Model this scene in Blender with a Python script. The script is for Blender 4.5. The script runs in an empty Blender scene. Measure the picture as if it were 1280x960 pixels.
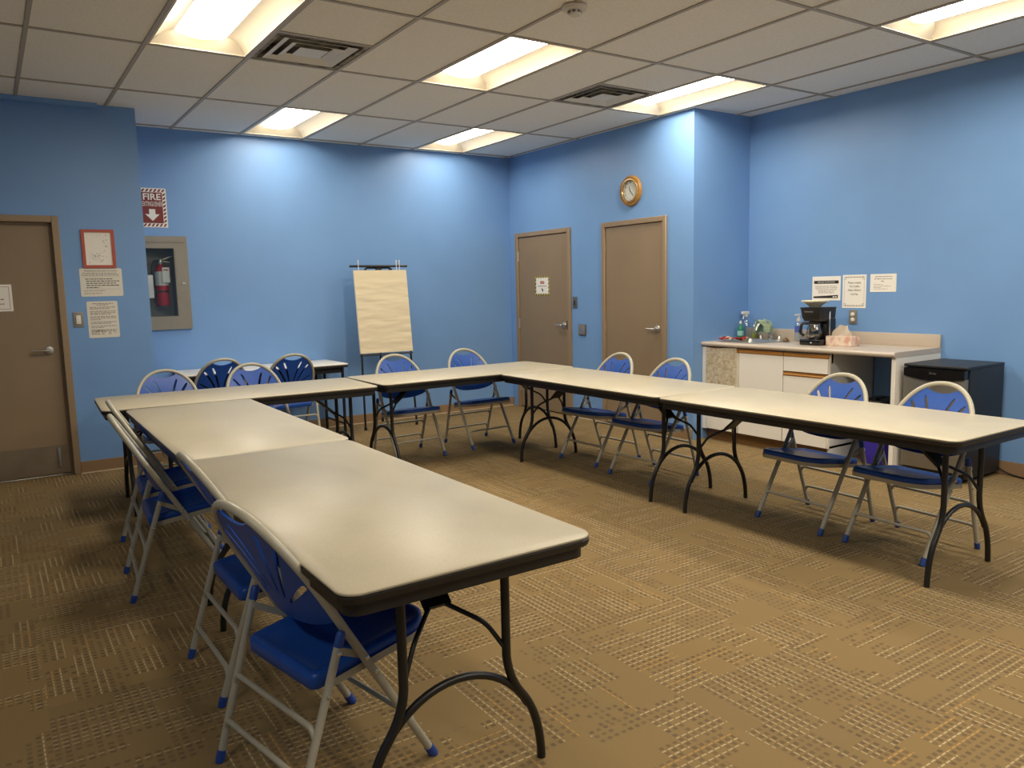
import bpy, bmesh, math, random
from mathutils import Vector, Matrix, Euler, noise
from mathutils.geometry import delaunay_2d_cdt
random.seed(7)
D = bpy.data
COL = bpy.context.scene.collection
PI = math.pi
R = math.radians

# ------------------------------------------------------------------ tagging
def tag(o, label=None, cat=None, group=None, kind=None):
    if label: o['label'] = label
    if cat: o['category'] = cat
    if group: o['group'] = group
    if kind: o['kind'] = kind
    return o

def empty(name, loc=(0, 0, 0), rz=0.0, label=None, cat=None, group=None):
    o = D.objects.new(name, None)
    COL.objects.link(o)
    o.empty_display_size = 0.1
    o.location = loc
    o.rotation_euler = (0, 0, rz)
    return tag(o, label, cat, group)

def copy_tree(o, parent=None):
    c = o.copy()
    COL.objects.link(c)
    if parent is not None:
        c.parent = parent
    for ch in list(o.children):
        copy_tree(ch, c)
    return c

# ------------------------------------------------------------------ materials
def nt(m):
    m.use_nodes = True
    return m.node_tree

class G:
    """tiny helper to write node graphs"""
    def __init__(s, m):
        s.t = nt(m)
        s.b = next(n for n in s.t.nodes if n.type == 'BSDF_PRINCIPLED')
        s.out = next(n for n in s.t.nodes if n.type == 'OUTPUT_MATERIAL')
    def n(s, typ, **k):
        x = s.t.nodes.new(typ)
        for a, v in k.items(): setattr(x, a, v)
        return x
    def set(s, sock, v):
        if hasattr(v, 'is_output') or hasattr(v, 'links'): s.t.links.new(v, sock)
        else: sock.default_value = v
    def m(s, op, a, b=0.0, c=0.0):
        x = s.n('ShaderNodeMath', operation=op)
        s.set(x.inputs[0], a); s.set(x.inputs[1], b); s.set(x.inputs[2], c)
        return x.outputs[0]
    def mix(s, f, a, b):
        x = s.n('ShaderNodeMix', data_type='RGBA')
        s.set(x.inputs[0], f)
        s.set(x.inputs[6], a if not isinstance(a, tuple) else (*a, 1))
        s.set(x.inputs[7], b if not isinstance(b, tuple) else (*b, 1))
        return x.outputs[2]
    def xyz(s, kind='Object'):
        tc = s.n('ShaderNodeTexCoord')
        sp = s.n('ShaderNodeSeparateXYZ')
        s.t.links.new(tc.outputs[kind], sp.inputs[0])
        return tc.outputs[kind], sp.outputs
    def comb(s, a, b, c=0.0):
        x = s.n('ShaderNodeCombineXYZ')
        for i, v in enumerate((a, b, c)): s.set(x.inputs[i], v)
        return x.outputs[0]
    def noise(s, vec, scale, detail=2.0, rough=0.5):
        x = s.n('ShaderNodeTexNoise')
        if vec is not None: s.t.links.new(vec, x.inputs['Vector'])
        x.inputs['Scale'].default_value = scale
        x.inputs['Detail'].default_value = detail
        x.inputs['Roughness'].default_value = rough
        return x.outputs['Fac']
    def white(s, vec):
        x = s.n('ShaderNodeTexWhiteNoise', noise_dimensions='3D')
        s.t.links.new(vec, x.inputs['Vector'])
        return x.outputs['Value']
    def ramp(s, f, a, b):
        x = s.n('ShaderNodeMapRange')
        s.set(x.inputs[0], f); x.inputs[1].default_value = a; x.inputs[2].default_value = b
        return x.outputs[0]
    def bump(s, h, strength=0.2, dist=0.01):
        x = s.n('ShaderNodeBump')
        s.set(x.inputs['Height'], h)
        x.inputs['Strength'].default_value = strength
        x.inputs['Distance'].default_value = dist
        s.t.links.new(x.outputs[0], s.b.inputs['Normal'])
    def col(s, v): s.set(s.b.inputs['Base Color'], v if not isinstance(v, tuple) else (*v, 1))

def srgb(r, g, b):
    f = lambda c: (c / 255 / 12.92) if c / 255 <= 0.04045 else ((c / 255 + 0.055) / 1.055) ** 2.4
    return (f(r), f(g), f(b))

def mat(name, col, rough=0.5, metal=0.0, var=0.0, vscale=8.0, bump=0.0, bscale=200.0, spec=0.5, coat=0.0):
    m = D.materials.new(name)
    g = G(m)
    b = g.b
    b.inputs['Roughness'].default_value = rough
    b.inputs['Metallic'].default_value = metal
    b.inputs['Specular IOR Level'].default_value = spec
    if coat: b.inputs['Coat Weight'].default_value = coat
    if var or bump:
        v, _ = g.xyz()
    if var:
        f = g.noise(v, vscale, 3)
        lo = tuple(c * (1 - var) for c in col); hi = tuple(min(1, c * (1 + var)) for c in col)
        g.col(g.mix(g.ramp(f, .3, .7), lo, hi))
    else:
        g.col(col)
    if bump:
        g.bump(g.noise(v, bscale, 2), bump, 0.003)
    return m

M = {}
M['wall'] = mat('blue_wall_paint', (0.190, 0.362, 0.675), 0.42, var=0.03, vscale=2.5, bump=0.10, bscale=140, spec=0.4)
M['wall_teal'] = M['wall']
M['tile'] = mat('ceiling_tile_board', (0.88, 0.855, 0.79), 0.9, var=0.05, vscale=60, bump=0.35, bscale=320, spec=0.1)
M['grid'] = mat('ceiling_grid_metal', (0.42, 0.37, 0.30), 0.5)
M['door'] = mat('taupe_door_paint', (0.285, 0.205, 0.122), 0.45, var=0.04, vscale=3, bump=0.05, bscale=90)
M['frame'] = mat('taupe_frame_paint', (0.315, 0.225, 0.135), 0.4)
M['base'] = mat('brown_vinyl_base', (0.30, 0.19, 0.10), 0.5)
M['caulk'] = mat('pale_bead', (0.70, 0.58, 0.42), 0.6)
M['steel'] = mat('brushed_steel', (0.62, 0.60, 0.56), 0.3, 0.9, var=0.04, vscale=30)
M['kick'] = mat('dull_kick_plate', (0.34, 0.28, 0.20), 0.42, 0.7, var=0.12, vscale=5)
M['black'] = mat('black_paint', (0.012, 0.011, 0.010), 0.38)
M['black_edge'] = mat('black_vinyl_edge', (0.016, 0.014, 0.012), 0.42, var=0.2, vscale=20)
M['black_gloss'] = mat('black_gloss_plastic', (0.008, 0.008, 0.009), 0.15)
M['chair_metal'] = mat('beige_grey_chair_paint', (0.47, 0.44, 0.34), 0.34, spec=0.5)
M['chair_blue'] = mat('blue_chair_plastic', (0.015, 0.083, 0.40), 0.33, var=0.08, vscale=9, bump=0.05, bscale=260, spec=0.35)
M['cap_blue'] = mat('blue_cap_plastic', (0.02, 0.07, 0.33), 0.45)
M['rivet'] = mat('rivet_metal', (0.70, 0.66, 0.55), 0.25, 0.8)
M['white_plastic'] = mat('white_plastic', (0.80, 0.77, 0.70), 0.35)
M['lam_white'] = mat('white_laminate', (0.90, 0.86, 0.77), 0.4, var=0.015, vscale=3)
M['lam_grey'] = mat('grey_cabinet_side', (0.66, 0.67, 0.66), 0.6)
M['counter'] = mat('beige_laminate_worktop', (0.56, 0.48, 0.39), 0.35, var=0.06, vscale=120)
M['paper'] = mat('white_paper', (0.90, 0.87, 0.80), 0.7)
M['lamin'] = mat('laminated_paper', (0.80, 0.76, 0.66), 0.3)
M['ink'] = mat('dark_ink', (0.05, 0.045, 0.04), 0.7)
M['ink_soft'] = mat('grey_ink', (0.30, 0.26, 0.22), 0.7)
M['ink_red'] = mat('red_ink', (0.45, 0.10, 0.07), 0.6)
M['ink_brown'] = mat('black_band_ink', (0.025, 0.018, 0.013), 0.6)
M['red_sign'] = mat('red_sign_ink', (0.19, 0.015, 0.017), 0.4)
M['red_frame'] = mat('red_frame_card', (0.46, 0.085, 0.05), 0.5)
M['sign_white'] = mat('sign_white', (0.82, 0.80, 0.74), 0.4)
M['red_tank'] = mat('red_tank_paint', (0.42, 0.012, 0.018), 0.25)
M['cab_metal'] = mat('grey_beige_cabinet_steel', (0.265, 0.245, 0.200), 0.4, 0.2, var=0.06, vscale=6)
M['cab_dark'] = mat('cabinet_inside', (0.20, 0.19, 0.16), 0.6)
M['yellow'] = mat('yellow_border', (0.75, 0.62, 0.10), 0.5)
M['switch_grey'] = mat('grey_switch_plate', (0.16, 0.16, 0.16), 0.4, 0.4)
M['pad'] = mat('cream_flip_chart_paper', (0.84, 0.72, 0.50), 0.75)
M['pad_edge'] = mat('flip_chart_pad_edge', (0.78, 0.72, 0.60), 0.8)
M['green'] = mat('green_soap', (0.02, 0.22, 0.13), 0.2)
M['yellow_soap'] = mat('yellow_green_soap', (0.45, 0.50, 0.05), 0.2)
M['label_blue'] = mat('blue_label', (0.10, 0.15, 0.55), 0.4)
M['label_white'] = mat('white_label', (0.75, 0.74, 0.72), 0.45)
M['cloth_green'] = mat('pale_green_cloth', (0.58, 0.70, 0.50), 0.9, var=0.25, vscale=25)
M['cloth_red'] = mat('red_white_dishcloth', (0.55, 0.04, 0.04), 0.85)
M['filter'] = mat('coffee_filter_paper', (0.85, 0.80, 0.62), 0.8)
M['tissue'] = mat('tissue_paper', (0.92, 0.84, 0.72), 0.85)
M['fridge_side'] = mat('black_fridge_side', (0.016, 0.017, 0.020), 0.45, bump=0.1, bscale=300)
M['fridge_door'] = mat('grey_steel_fridge_door', (0.27, 0.25, 0.21), 0.4, 0.6, var=0.04, vscale=4)
M['bin_blue'] = mat('blue_bin_plastic', (0.06, 0.04, 0.55), 0.4)
M['vent'] = mat('vent_metal', (0.74, 0.72, 0.66), 0.45)
M['vent_dirty'] = mat('dusty_vent_throat', (0.26, 0.235, 0.19), 0.9, var=0.6, vscale=14)
M['reflector'] = mat('troffer_reflector', (0.66, 0.58, 0.44), 0.4)
M['detector'] = mat('detector_plastic', (0.74, 0.69, 0.60), 0.5)

def wood(name, col, axis='Y', sc=3.0, rough=0.4):
    m = D.materials.new(name); g = G(m)
    v, (x, y, z) = g.xyz()
    s = (18, 1.2, 18) if axis == 'Y' else (1.2, 18, 18)
    vec = g.comb(g.m('MULTIPLY', x, s[0]), g.m('MULTIPLY', y, s[1]), g.m('MULTIPLY', z, s[2]))
    f = g.noise(vec, sc, 4, 0.6)
    g.col(g.mix(g.ramp(f, .3, .7), tuple(c * .68 for c in col), tuple(c * 1.2 for c in col)))
    g.b.inputs['Roughness'].default_value = rough
    return m
M['oak'] = wood('honey_oak', (0.46, 0.22, 0.055))
M['kick_wood'] = wood('brown_toe_kick', (0.20, 0.10, 0.03))
M['clock_wood'] = wood('clock_oak', (0.42, 0.225, 0.062), 'Y', 6, 0.25)

def glass(name, col=(1, 1, 1), rough=0.02, alpha=0.18):
    m = D.materials.new(name); g = G(m)
    tr = g.n('ShaderNodeBsdfTransparent'); tr.inputs[0].default_value = (*col, 1)
    gl = g.n('ShaderNodeBsdfGlossy'); gl.inputs['Roughness'].default_value = rough
    gl.inputs[0].default_value = (1, 1, 1, 1)
    fr = g.n('ShaderNodeLayerWeight'); fr.inputs[0].default_value = 0.5
    mx = g.n('ShaderNodeMixShader')
    fac = g.m('MINIMUM', g.m('ADD', g.m('MULTIPLY', g.m('POWER', fr.outputs['Facing'], 4.0), .8), alpha * .25), 1.0)
    g.t.links.new(fac, mx.inputs[0])
    g.t.links.new(tr.outputs[0], mx.inputs[1]); g.t.links.new(gl.outputs[0], mx.inputs[2])
    g.t.links.new(mx.outputs[0], g.out.inputs[0])
    return m
M['glass'] = glass('clear_glass', (0.93, 0.95, 0.93))
M['carafe'] = glass('clear_carafe_glass', (0.80, 0.76, 0.68), 0.03, .6)
M['clear_plastic'] = glass('clear_plastic', (0.86, 0.90, 0.90), 0.08, .5)
M['bag'] = glass('clear_bin_bag', (0.80, 0.80, 0.86), 0.15, .6)

def frosted(name, col, a):
    m = D.materials.new(name); g = G(m)
    tr = g.n('ShaderNodeBsdfTransparent'); mx = g.n('ShaderNodeMixShader'); mx.inputs[0].default_value = a
    g.col(col); g.b.inputs['Roughness'].default_value = .2
    g.t.links.new(tr.outputs[0], mx.inputs[1]); g.t.links.new(g.b.outputs[0], mx.inputs[2]); g.t.links.new(mx.outputs[0], g.out.inputs[0])
    return m
M['bag_'] = frosted('cloudy_bin_bag', (.62, .62, .70), .5)
M['frosted'] = frosted('frosted_plastic', (.75, .78, .78), .45)

def emit(name, col, st):
    m = D.materials.new(name); g = G(m)
    e = g.n('ShaderNodeEmission'); e.inputs[0].default_value = (*col, 1); e.inputs[1].default_value = st
    g.t.links.new(e.outputs[0], g.out.inputs[0])
    return m
LIGHT_COL = (1.0, 0.895, 0.735)
LENS_STRENGTH = 14.0
M['lens_dim'] = emit('dimmer_lit_troffer_lens', LIGHT_COL, LENS_STRENGTH * .72)
M['lens'] = emit('lit_troffer_lens', LIGHT_COL, LENS_STRENGTH)

def tabletop_mat():
    m = D.materials.new('speckled_beige_laminate'); g = G(m)
    v, _ = g.xyz()
    f1 = g.noise(v, 5.0, 4, 0.6)
    f2 = g.noise(v, 420.0, 2, 0.6)
    c1 = g.mix(g.ramp(f1, .35, .68), (0.515, 0.460, 0.330), (0.565, 0.505, 0.365))
    c2 = g.mix(g.ramp(f2, .38, .62), (0.40, 0.35, 0.245), (0.62, 0.56, 0.42))
    g.col(g.mix(0.35, c1, c2))
    g.set(g.b.inputs['Roughness'], g.m('MULTIPLY_ADD', f1, 0.18, 0.30))
    g.b.inputs['Specular IOR Level'].default_value = 0.45
    return m
M['top'] = tabletop_mat()

def carpet_mat():
    m = D.materials.new('brown_patterned_carpet_tile'); g = G(m)
    vec, (x, y, z) = g.xyz()
    T = 0.61
    X = g.m('DIVIDE', g.m('SUBTRACT', x, 1.89 - 20 * T), T)
    Y = g.m('DIVIDE', g.m('SUBTRACT', y, 1.83 - 20 * T), T)
    ix, iy = g.m('FLOOR', X), g.m('FLOOR', Y)
    fx, fy = g.m('FRACT', X), g.m('FRACT', Y)
    par = g.m('MODULO', g.m('ADD', ix, iy), 2.0)
    inv = g.m('SUBTRACT', 1.0, par)
    u = g.m('ADD', g.m('MULTIPLY', fx, inv), g.m('MULTIPLY', fy, par))
    v = g.m('ADD', g.m('MULTIPLY', fy, inv), g.m('MULTIPLY', fx, par))
    tid = g.m('ADD', g.m('MULTIPLY', ix, 17.0), g.m('MULTIPLY', iy, 3.7))
    # random blocks, two layers of different proportions
    b1 = g.white(g.comb(g.m('FLOOR', g.m('MULTIPLY', u, 3.0)), g.m('FLOOR', g.m('MULTIPLY', v, 7.0)), tid))
    b2 = g.white(g.comb(g.m('FLOOR', g.m('MULTIPLY_ADD', u, 5.0, 0.4)), g.m('FLOOR', g.m('MULTIPLY_ADD', v, 4.0, 9.3)), tid))
    on = g.m('GREATER_THAN', g.m('ADD', g.m('MULTIPLY', b1, 0.62), g.m('MULTIPLY', b2, 0.38)), 0.36)
    NL = 22.0
    lv = g.m('FLOOR', g.m('MULTIPLY', v, NL)); fv = g.m('FRACT', g.m('MULTIPLY', v, NL))
    hl = g.white(g.comb(lv, g.m('FLOOR', g.m('MULTIPLY', u, 3.0)), g.m('ADD', tid, 5.0)))
    ud = g.m('MULTIPLY', u, 21.0)
    fd = g.m('FRACT', ud)
    hd = g.white(g.comb(lv, g.m('FLOOR', ud), tid))
    # dark dashes
    dk = g.m('MULTIPLY', g.m('LESS_THAN', fd, 0.58), g.m('MULTIPLY', g.m('GREATER_THAN', fv, 0.36), g.m('LESS_THAN', fv, 0.88)))
    dk = g.m('MULTIPLY', g.m('MULTIPLY', dk, on), g.m('GREATER_THAN', hd, 0.15))
    # light dashed threads
    lt = g.m('MULTIPLY', g.m('LESS_THAN', fv, 0.17), g.m('GREATER_THAN', hl, 0.42))
    lt = g.m('MULTIPLY', g.m('MULTIPLY', lt, on), g.m('LESS_THAN', g.m('FRACT', g.m('ADD', ud, 0.25)), 0.72))
    fine = g.noise(vec, 420.0, 2, 0.7)
    big = g.noise(vec, 1.3, 3)
    base = g.mix(g.ramp(fine, .3, .7), (0.200, 0.134, 0.056), (0.310, 0.217, 0.100))
    base = g.mix(g.m('MULTIPLY', g.ramp(big, .35, .7), 0.35), base, (0.270, 0.185, 0.082))
    dark = g.mix(b1, (0.088, 0.060, 0.035), (0.120, 0.086, 0.064))
    light = g.mix(g.m('GREATER_THAN', hl, 0.9), (0.60, 0.49, 0.29), (0.50, 0.29, 0.10))
    c = g.mix(g.m('MULTIPLY', dk, g.m('MULTIPLY_ADD', hd, 0.40, 0.34)), base, dark)
    c = g.mix(g.m('MULTIPLY', lt, g.m('MULTIPLY_ADD', hl, 0.55, 0.35)), c, light)
    c = g.mix(g.m('MULTIPLY', g.white(g.comb(ix, iy, 3.0)), 0.22), c, (0.130, 0.098, 0.060))
    g.col(c)
    g.b.inputs['Roughness'].default_value = 0.95
    g.b.inputs['Specular IOR Level'].default_value = 0.1
    h = g.m('ADD', g.m('MULTIPLY', fine, 0.5), g.m('SUBTRACT', g.m('MULTIPLY', lt, 0.6), g.m('MULTIPLY', dk, 0.5)))
    g.bump(h, 0.45, 0.004)
    return m
M['carpet'] = carpet_mat()

def towel_mat():
    m = D.materials.new('cream_terry_towel'); g = G(m)
    v, _ = g.xyz()
    f = g.noise(v, 26.0, 4, 0.65)
    g.col(g.mix(g.ramp(f, .38, .62), (0.74, 0.65, 0.47), (0.95, 0.90, 0.76)))
    g.b.inputs['Roughness'].default_value = 0.95
    g.bump(g.noise(v, 45.0, 3), 0.8, 0.01)
    return m
M['towel'] = towel_mat()

def box_mat():
    m = D.materials.new('printed_tissue_carton'); g = G(m)
    v, _ = g.xyz()
    f = g.noise(v, 22.0, 3)
    g.col(g.mix(g.ramp(f, .45, .62), (0.80, 0.66, 0.54), (0.66, 0.36, 0.28)))
    g.b.inputs['Roughness'].default_value = 0.5
    return m
M['carton'] = box_mat()

# ------------------------------------------------------------------ mesh builder
class MB:
    def __init__(s): s.bm = bmesh.new()
    def quad(s, pts):
        return s.bm.faces.new([s.bm.verts.new(p) for p in pts])
    def box(s, x0, x1, y0, y1, z0, z1, bev=0.0, seg=2, mtx=None):
        b = bmesh.new()
        bmesh.ops.create_cube(b, size=1.0)
        for v in b.verts:
            v.co = Vector(((x0 + x1) / 2 + v.co.x * (x1 - x0), (y0 + y1) / 2 + v.co.y * (y1 - y0), (z0 + z1) / 2 + v.co.z * (z1 - z0)))
        if bev:
            bmesh.ops.bevel(b, geom=list(b.edges), offset=bev, segments=seg, profile=0.6, affect='EDGES')
        s.add(b, mtx); return s
    def add(s, b, mtx=None):
        if mtx is not None: b.transform(mtx)
        me = D.meshes.new('tmp'); b.to_mesh(me); b.free()
        s.bm.from_mesh(me); D.meshes.remove(me)
    def tube(s, pts, r, n=10, closed=False, cap=True, flat=None):
        pts = [Vector(p) for p in pts]
        N = len(pts)
        rr = r if isinstance(r, (list, tuple)) else [r] * N
        tang = []
        for i in range(N):
            a = pts[(i - 1) % N] if (closed or i > 0) else pts[i]
            b = pts[(i + 1) % N] if (closed or i < N - 1) else pts[i]
            t = (b - a)
            tang.append(t.normalized() if t.length > 1e-9 else Vector((0, 0, 1)))
        up = Vector((0, 0, 1)) if abs(tang[0].z) < .9 else Vector((1, 0, 0))
        nrm = (up - tang[0] * up.dot(tang[0])).normalized()
        rings = []
        for i in range(N):
            t = tang[i]
            nrm = (nrm - t * nrm.dot(t))
            nrm = nrm.normalized() if nrm.length > 1e-6 else t.orthogonal().normalized()
            bn = t.cross(nrm)
            ring = []
            for k in range(n):
                a = 2 * PI * k / n
                ring.append(s.bm.verts.new(pts[i] + nrm * math.cos(a) * rr[i] + bn * math.sin(a) * rr[i] * (flat or 1.0)))
            rings.append(ring)
        L = N if closed else N - 1
        for i in range(L):
            A, B = rings[i], rings[(i + 1) % N]
            for k in range(n):
                s.bm.faces.new((A[k], A[(k + 1) % n], B[(k + 1) % n], B[k]))
        if cap and not closed:
            s.bm.faces.new(list(reversed(rings[0]))); s.bm.faces.new(rings[-1])
        return s
    def lathe(s, prof, n=24, mtx=None, cap=True):
        b = bmesh.new()
        rings = []
        for (r, z) in prof:
            rings.append([b.verts.new((r * math.cos(2 * PI * k / n), r * math.sin(2 * PI * k / n), z)) for k in range(n)])
        for A, B in zip(rings, rings[1:]):
            for k in range(n):
                b.faces.new((A[k], A[(k + 1) % n], B[(k + 1) % n], B[k]))
        if cap:
            if prof[0][0] > 1e-5: b.faces.new(list(reversed(rings[0])))
            if prof[-1][0] > 1e-5: b.faces.new(rings[-1])
        bmesh.ops.remove_doubles(b, verts=list(b.verts), dist=1e-6)
        s.add(b, mtx); return s
    def loft(s, rings, cap=True, closed=False):
        vs = [[s.bm.verts.new(p) for p in r] for r in rings]
        n = len(vs[0])
        pairs = list(zip(vs, vs[1:])) + ([(vs[-1], vs[0])] if closed else [])
        for A, B in pairs:
            for k in range(n):
                s.bm.faces.new((A[k], A[(k + 1) % n], B[(k + 1) % n], B[k]))
        if cap and not closed:
            s.bm.faces.new(list(reversed(vs[0]))); s.bm.faces.new(vs[-1])
        return s
    def bar(s, a, b, w, h, up=(0, 0, 1)):
        a, b = Vector(a), Vector(b)
        t = (b - a).normalized(); up = Vector(up)
        sd = t.cross(up).normalized(); u2 = sd.cross(t)
        r = lambda p: [p + sd * w / 2 + u2 * h / 2, p - sd * w / 2 + u2 * h / 2, p - sd * w / 2 - u2 * h / 2, p + sd * w / 2 - u2 * h / 2]
        return s.loft([r(a), r(b)])
    def build(s, name, m, parent=None, smooth=True, angle=40, kind=None, loc=None):
        bmesh.ops.recalc_face_normals(s.bm, faces=list(s.bm.faces))
        me = D.meshes.new(name); s.bm.to_mesh(me); s.bm.free()
        if smooth:
            me.polygons.foreach_set('use_smooth', [True] * len(me.polygons))
            try: me.set_sharp_from_angle(angle=R(angle))
            except Exception: pass
        for mm in (m if isinstance(m, (list, tuple)) else [m]): me.materials.append(mm)
        o = D.objects.new(name, me); COL.objects.link(o)
        if parent is not None: o.parent = parent
        if loc is not None: o.location = loc
        if kind: o['kind'] = kind
        return o

def arc(p0, p1, p2, n=8):
    p0, p1, p2 = Vector(p0), Vector(p1), Vector(p2)
    return [p0 * (1 - t) ** 2 + p1 * 2 * t * (1 - t) + p2 * t * t for t in [i / n for i in range(n + 1)]]

def fillet(pts, rad, n=6):
    """round the inner corners of a polyline"""
    pts = [Vector(p) for p in pts]
    out = [pts[0]]
    for a, b, c in zip(pts, pts[1:], pts[2:]):
        d1, d2 = (a - b), (c - b)
        r = min(rad, d1.length * .49, d2.length * .49)
        out += arc(b + d1.normalized() * r, b, b + d2.normalized() * r, n)
    return out + [pts[-1]]

def rrect(x0, x1, y0, y1, r, n=6):
    pts = []
    for cx, cy, a0 in ((x1 - r, y1 - r, 0), (x0 + r, y1 - r, 90), (x0 + r, y0 + r, 180), (x1 - r, y0 + r, 270)):
        for k in range(n + 1):
            a = R(a0 + 90 * k / n)
            pts.append((cx + r * math.cos(a), cy + r * math.sin(a)))
    return pts

# ------------------------------------------------------------------ text
ROT_BACK = Euler((R(90), 0, 0)).to_matrix().to_4x4()            # reads on a wall that faces -y
ROT_RIGHT = Euler((R(90), 0, R(-90))).to_matrix().to_4x4()      # reads on a wall that faces -x
def text(body, size, m, parent, mtx, name='lettering', width=None, shear=0.0, bold=0.0, align='CENTER', space=1.0):
    cu = D.curves.new('txt', 'FONT'); cu.body = body; cu.size = size
    cu.align_x = align; cu.align_y = 'CENTER'; cu.extrude = 0.0003; cu.shear = shear; cu.offset = bold; cu.resolution_u = 2
    cu.space_line = space
    to = D.objects.new('txt', cu); COL.objects.link(to)
    bpy.context.view_layer.update()
    dg = bpy.context.evaluated_depsgraph_get()
    me = D.meshes.new_from_object(to.evaluated_get(dg))
    D.objects.remove(to); D.curves.remove(cu)
    if width:
        xs = [v.co.x for v in me.vertices]; w = max(xs) - min(xs)
        me.transform(Matrix.Diagonal((width / w, 1, 1, 1)))
    me.transform(mtx)
    me.name = name
    me.materials.clear(); me.materials.append(m)
    o = D.objects.new(name, me); COL.objects.link(o); o.parent = parent
    return o

def lines(parent, mtx, rows, m, name='printed_text', h=0.005, z=0.0004):
    """rows of printed words too small to read: (x0, x1, y) in paper coordinates"""
    mb = MB()
    for (x0, x1, y) in rows:
        x = x0
        while x < x1 - 0.004:
            w = min(random.uniform(.010, .032), x1 - x)
            mb.box(x, x + w, y - h / 2, y + h / 2, 0.0, z)
            x += w + 0.005
    mb.bm.transform(mtx)
    return mb.build(name, m, parent, smooth=False)

def paper(name, w, h, rot, loc, m, label, cat, radius=0.0, t=0.002, group=None):
    """a sheet on a wall: origin at its centre, front face towards local +z before rot"""
    root = empty(name, loc, 0, label, cat, group)
    mb = MB()
    o = rrect(-w / 2, w / 2, -h / 2, h / 2, radius or 0.001, 4)
    mb.loft([[(x, y, 0) for x, y in o], [(x, y, t) for x, y in o]])
    mb.bm.transform(rot)
    mb.build('sheet', m, root, smooth=False)
    return root

def on(rot, x, y, z): return rot @ Matrix.Translation((x, y, z))

# ------------------------------------------------------------------ camera
CAM = (0.0, 0.0, 1.419)
yaw, pitch, roll, fpx = 0.5894, -0.1228, -0.0233, 975.7
f = Vector((math.sin(yaw) * math.cos(pitch), math.cos(yaw) * math.cos(pitch), math.sin(pitch)))
rt = Vector((math.cos(yaw), -math.sin(yaw), 0)); up = rt.cross(f)
r2 = rt * math.cos(roll) + up * math.sin(roll); u2 = -rt * math.sin(roll) + up * math.cos(roll)
cam = D.cameras.new('camera'); co = D.objects.new('camera', cam); COL.objects.link(co)
mw = Matrix.Identity(4)
for i in range(3):
    mw[i][0], mw[i][1], mw[i][2], mw[i][3] = r2[i], u2[i], -f[i], CAM[i]
co.matrix_world = mw
cam.sensor_width = 36.0; cam.lens = fpx / 1280 * 36.0; cam.clip_start = 0.02
bpy.context.scene.camera = co

# ------------------------------------------------------------------ room
CH = 2.9312
XR, YB, YS, XK, XS, YC = 5.264, 7.84, 7.124, 6.004, 1.1465, 4.9235
XL, YF = -3.0, -3.4
TH = 0.12

def wall(name, axis, pos, a0, a1, sgn, openings=(), th=TH, mtl=None):
    """axis 'y': wall face in plane y=pos running x a0..a1, body towards sgn; axis 'x' likewise"""
    mb = MB()
    cuts = sorted(openings)
    segs = []
    a = a0
    for (o0, o1, z0, z1) in cuts:
        segs.append((a, o0, 0, CH)); segs.append((o0, o1, z1, CH))
        if z0 > 0: segs.append((o0, o1, 0, z0))
        a = o1
    segs.append((a, a1, 0, CH))
    lo, hi = sorted((pos, pos + sgn * th))
    for (s0, s1, z0, z1) in segs:
        if s1 - s0 < 1e-4 or z1 - z0 < 1e-4: continue
        if axis == 'y': mb.box(s0, s1, lo, hi, z0, z1)
        else: mb.box(lo, hi, s0, s1, z0, z1)
    return mb.build(name, mtl or M['wall'], smooth=False, kind='structure')

mb = MB(); mb.box(XL - .1, XK + .15, YF - .1, YB + .15, -0.08, 0.0)
floor = mb.build('floor', M['carpet'], smooth=False, kind='structure')

D1 = (-0.53, 0.535)      # door_1 frame, on the left stub wall (x)
D2 = (6.675, 7.715)      # door_2 frame (y)
D3 = (5.246, 6.157)      # door_3 frame (y)
DH = 2.045
FE = (1.165, 1.50, 1.225, 1.855)
wall('wall_left', 'y', YS, XL, XS, 1, [(D1[0] + .03, D1[1] - .03, 0, DH - .02)])
mb = MB(); mb.box(XS - TH, XS, YS + TH, YB, 0, CH); mb.build('wall_left_return', M['wall'], smooth=False, kind='structure')
wall('wall_back', 'y', YB, XS - TH, XR + TH, 1, [FE])
wall('wall_right', 'x', XR, YC + .0, YB, 1, [(D3[0] + .03, D3[1] - .03, 0, DH - .02), (D2[0] + .03, D2[1] - .03, 0, DH - .02)])
mb = MB(); mb.box(XR + TH, XK + TH, YC, YC + TH, 0, CH); mb.build('wall_right_return', M['wall'], smooth=False, kind='structure')
wall('wall_right_front', 'x', XK, YF, YC, 1)
wall('wall_front', 'y', YF, XL, XK, -1)
wall('wall_side', 'x', XL, YF, YS, -1)

# baseboards
def baseboard(name, x0, x1, y0, y1):
    mb = MB(); mb.box(x0, x1, y0, y1, 0, .098, .003, 1)
    o = mb.build(name, M['base'], kind='structure')
    return o
baseboard('baseboard_left', D1[1], XS, YS - .010, YS)
baseboard('baseboard_left_side', XL, D1[0], YS - .010, YS)
baseboard('baseboard_back', XS, XR, YB - .010, YB)
baseboard('baseboard_right', XR - .010, XR, D3[1], D2[0])
baseboard('baseboard_right_side', XR - .010, XR, YC, D3[0])
baseboard('baseboard_right_front', XK - .010, XK, YF, 3.07)
for nm, a in (('trim_2', (D1[1], XS, YS - .018, YS - .0105)), ('trim_3', (XS, XR - .02, YB - .018, YB - .0105)), ('trim_4', (XR - .018, XR - .0105, D3[1], D2[0]))):
    mb = MB(); mb.box(a[0], a[1], a[2], a[3], 0, .007); mb.build(nm, M['caulk'], smooth=False, kind='structure')
# blue bulkhead strip over the entrance door
mb = MB(); mb.box(XL, .868, YS - .065, YS, CH - .036, CH - .001); mb.build('trim_1', M['wall'], smooth=False, kind='structure')

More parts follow.
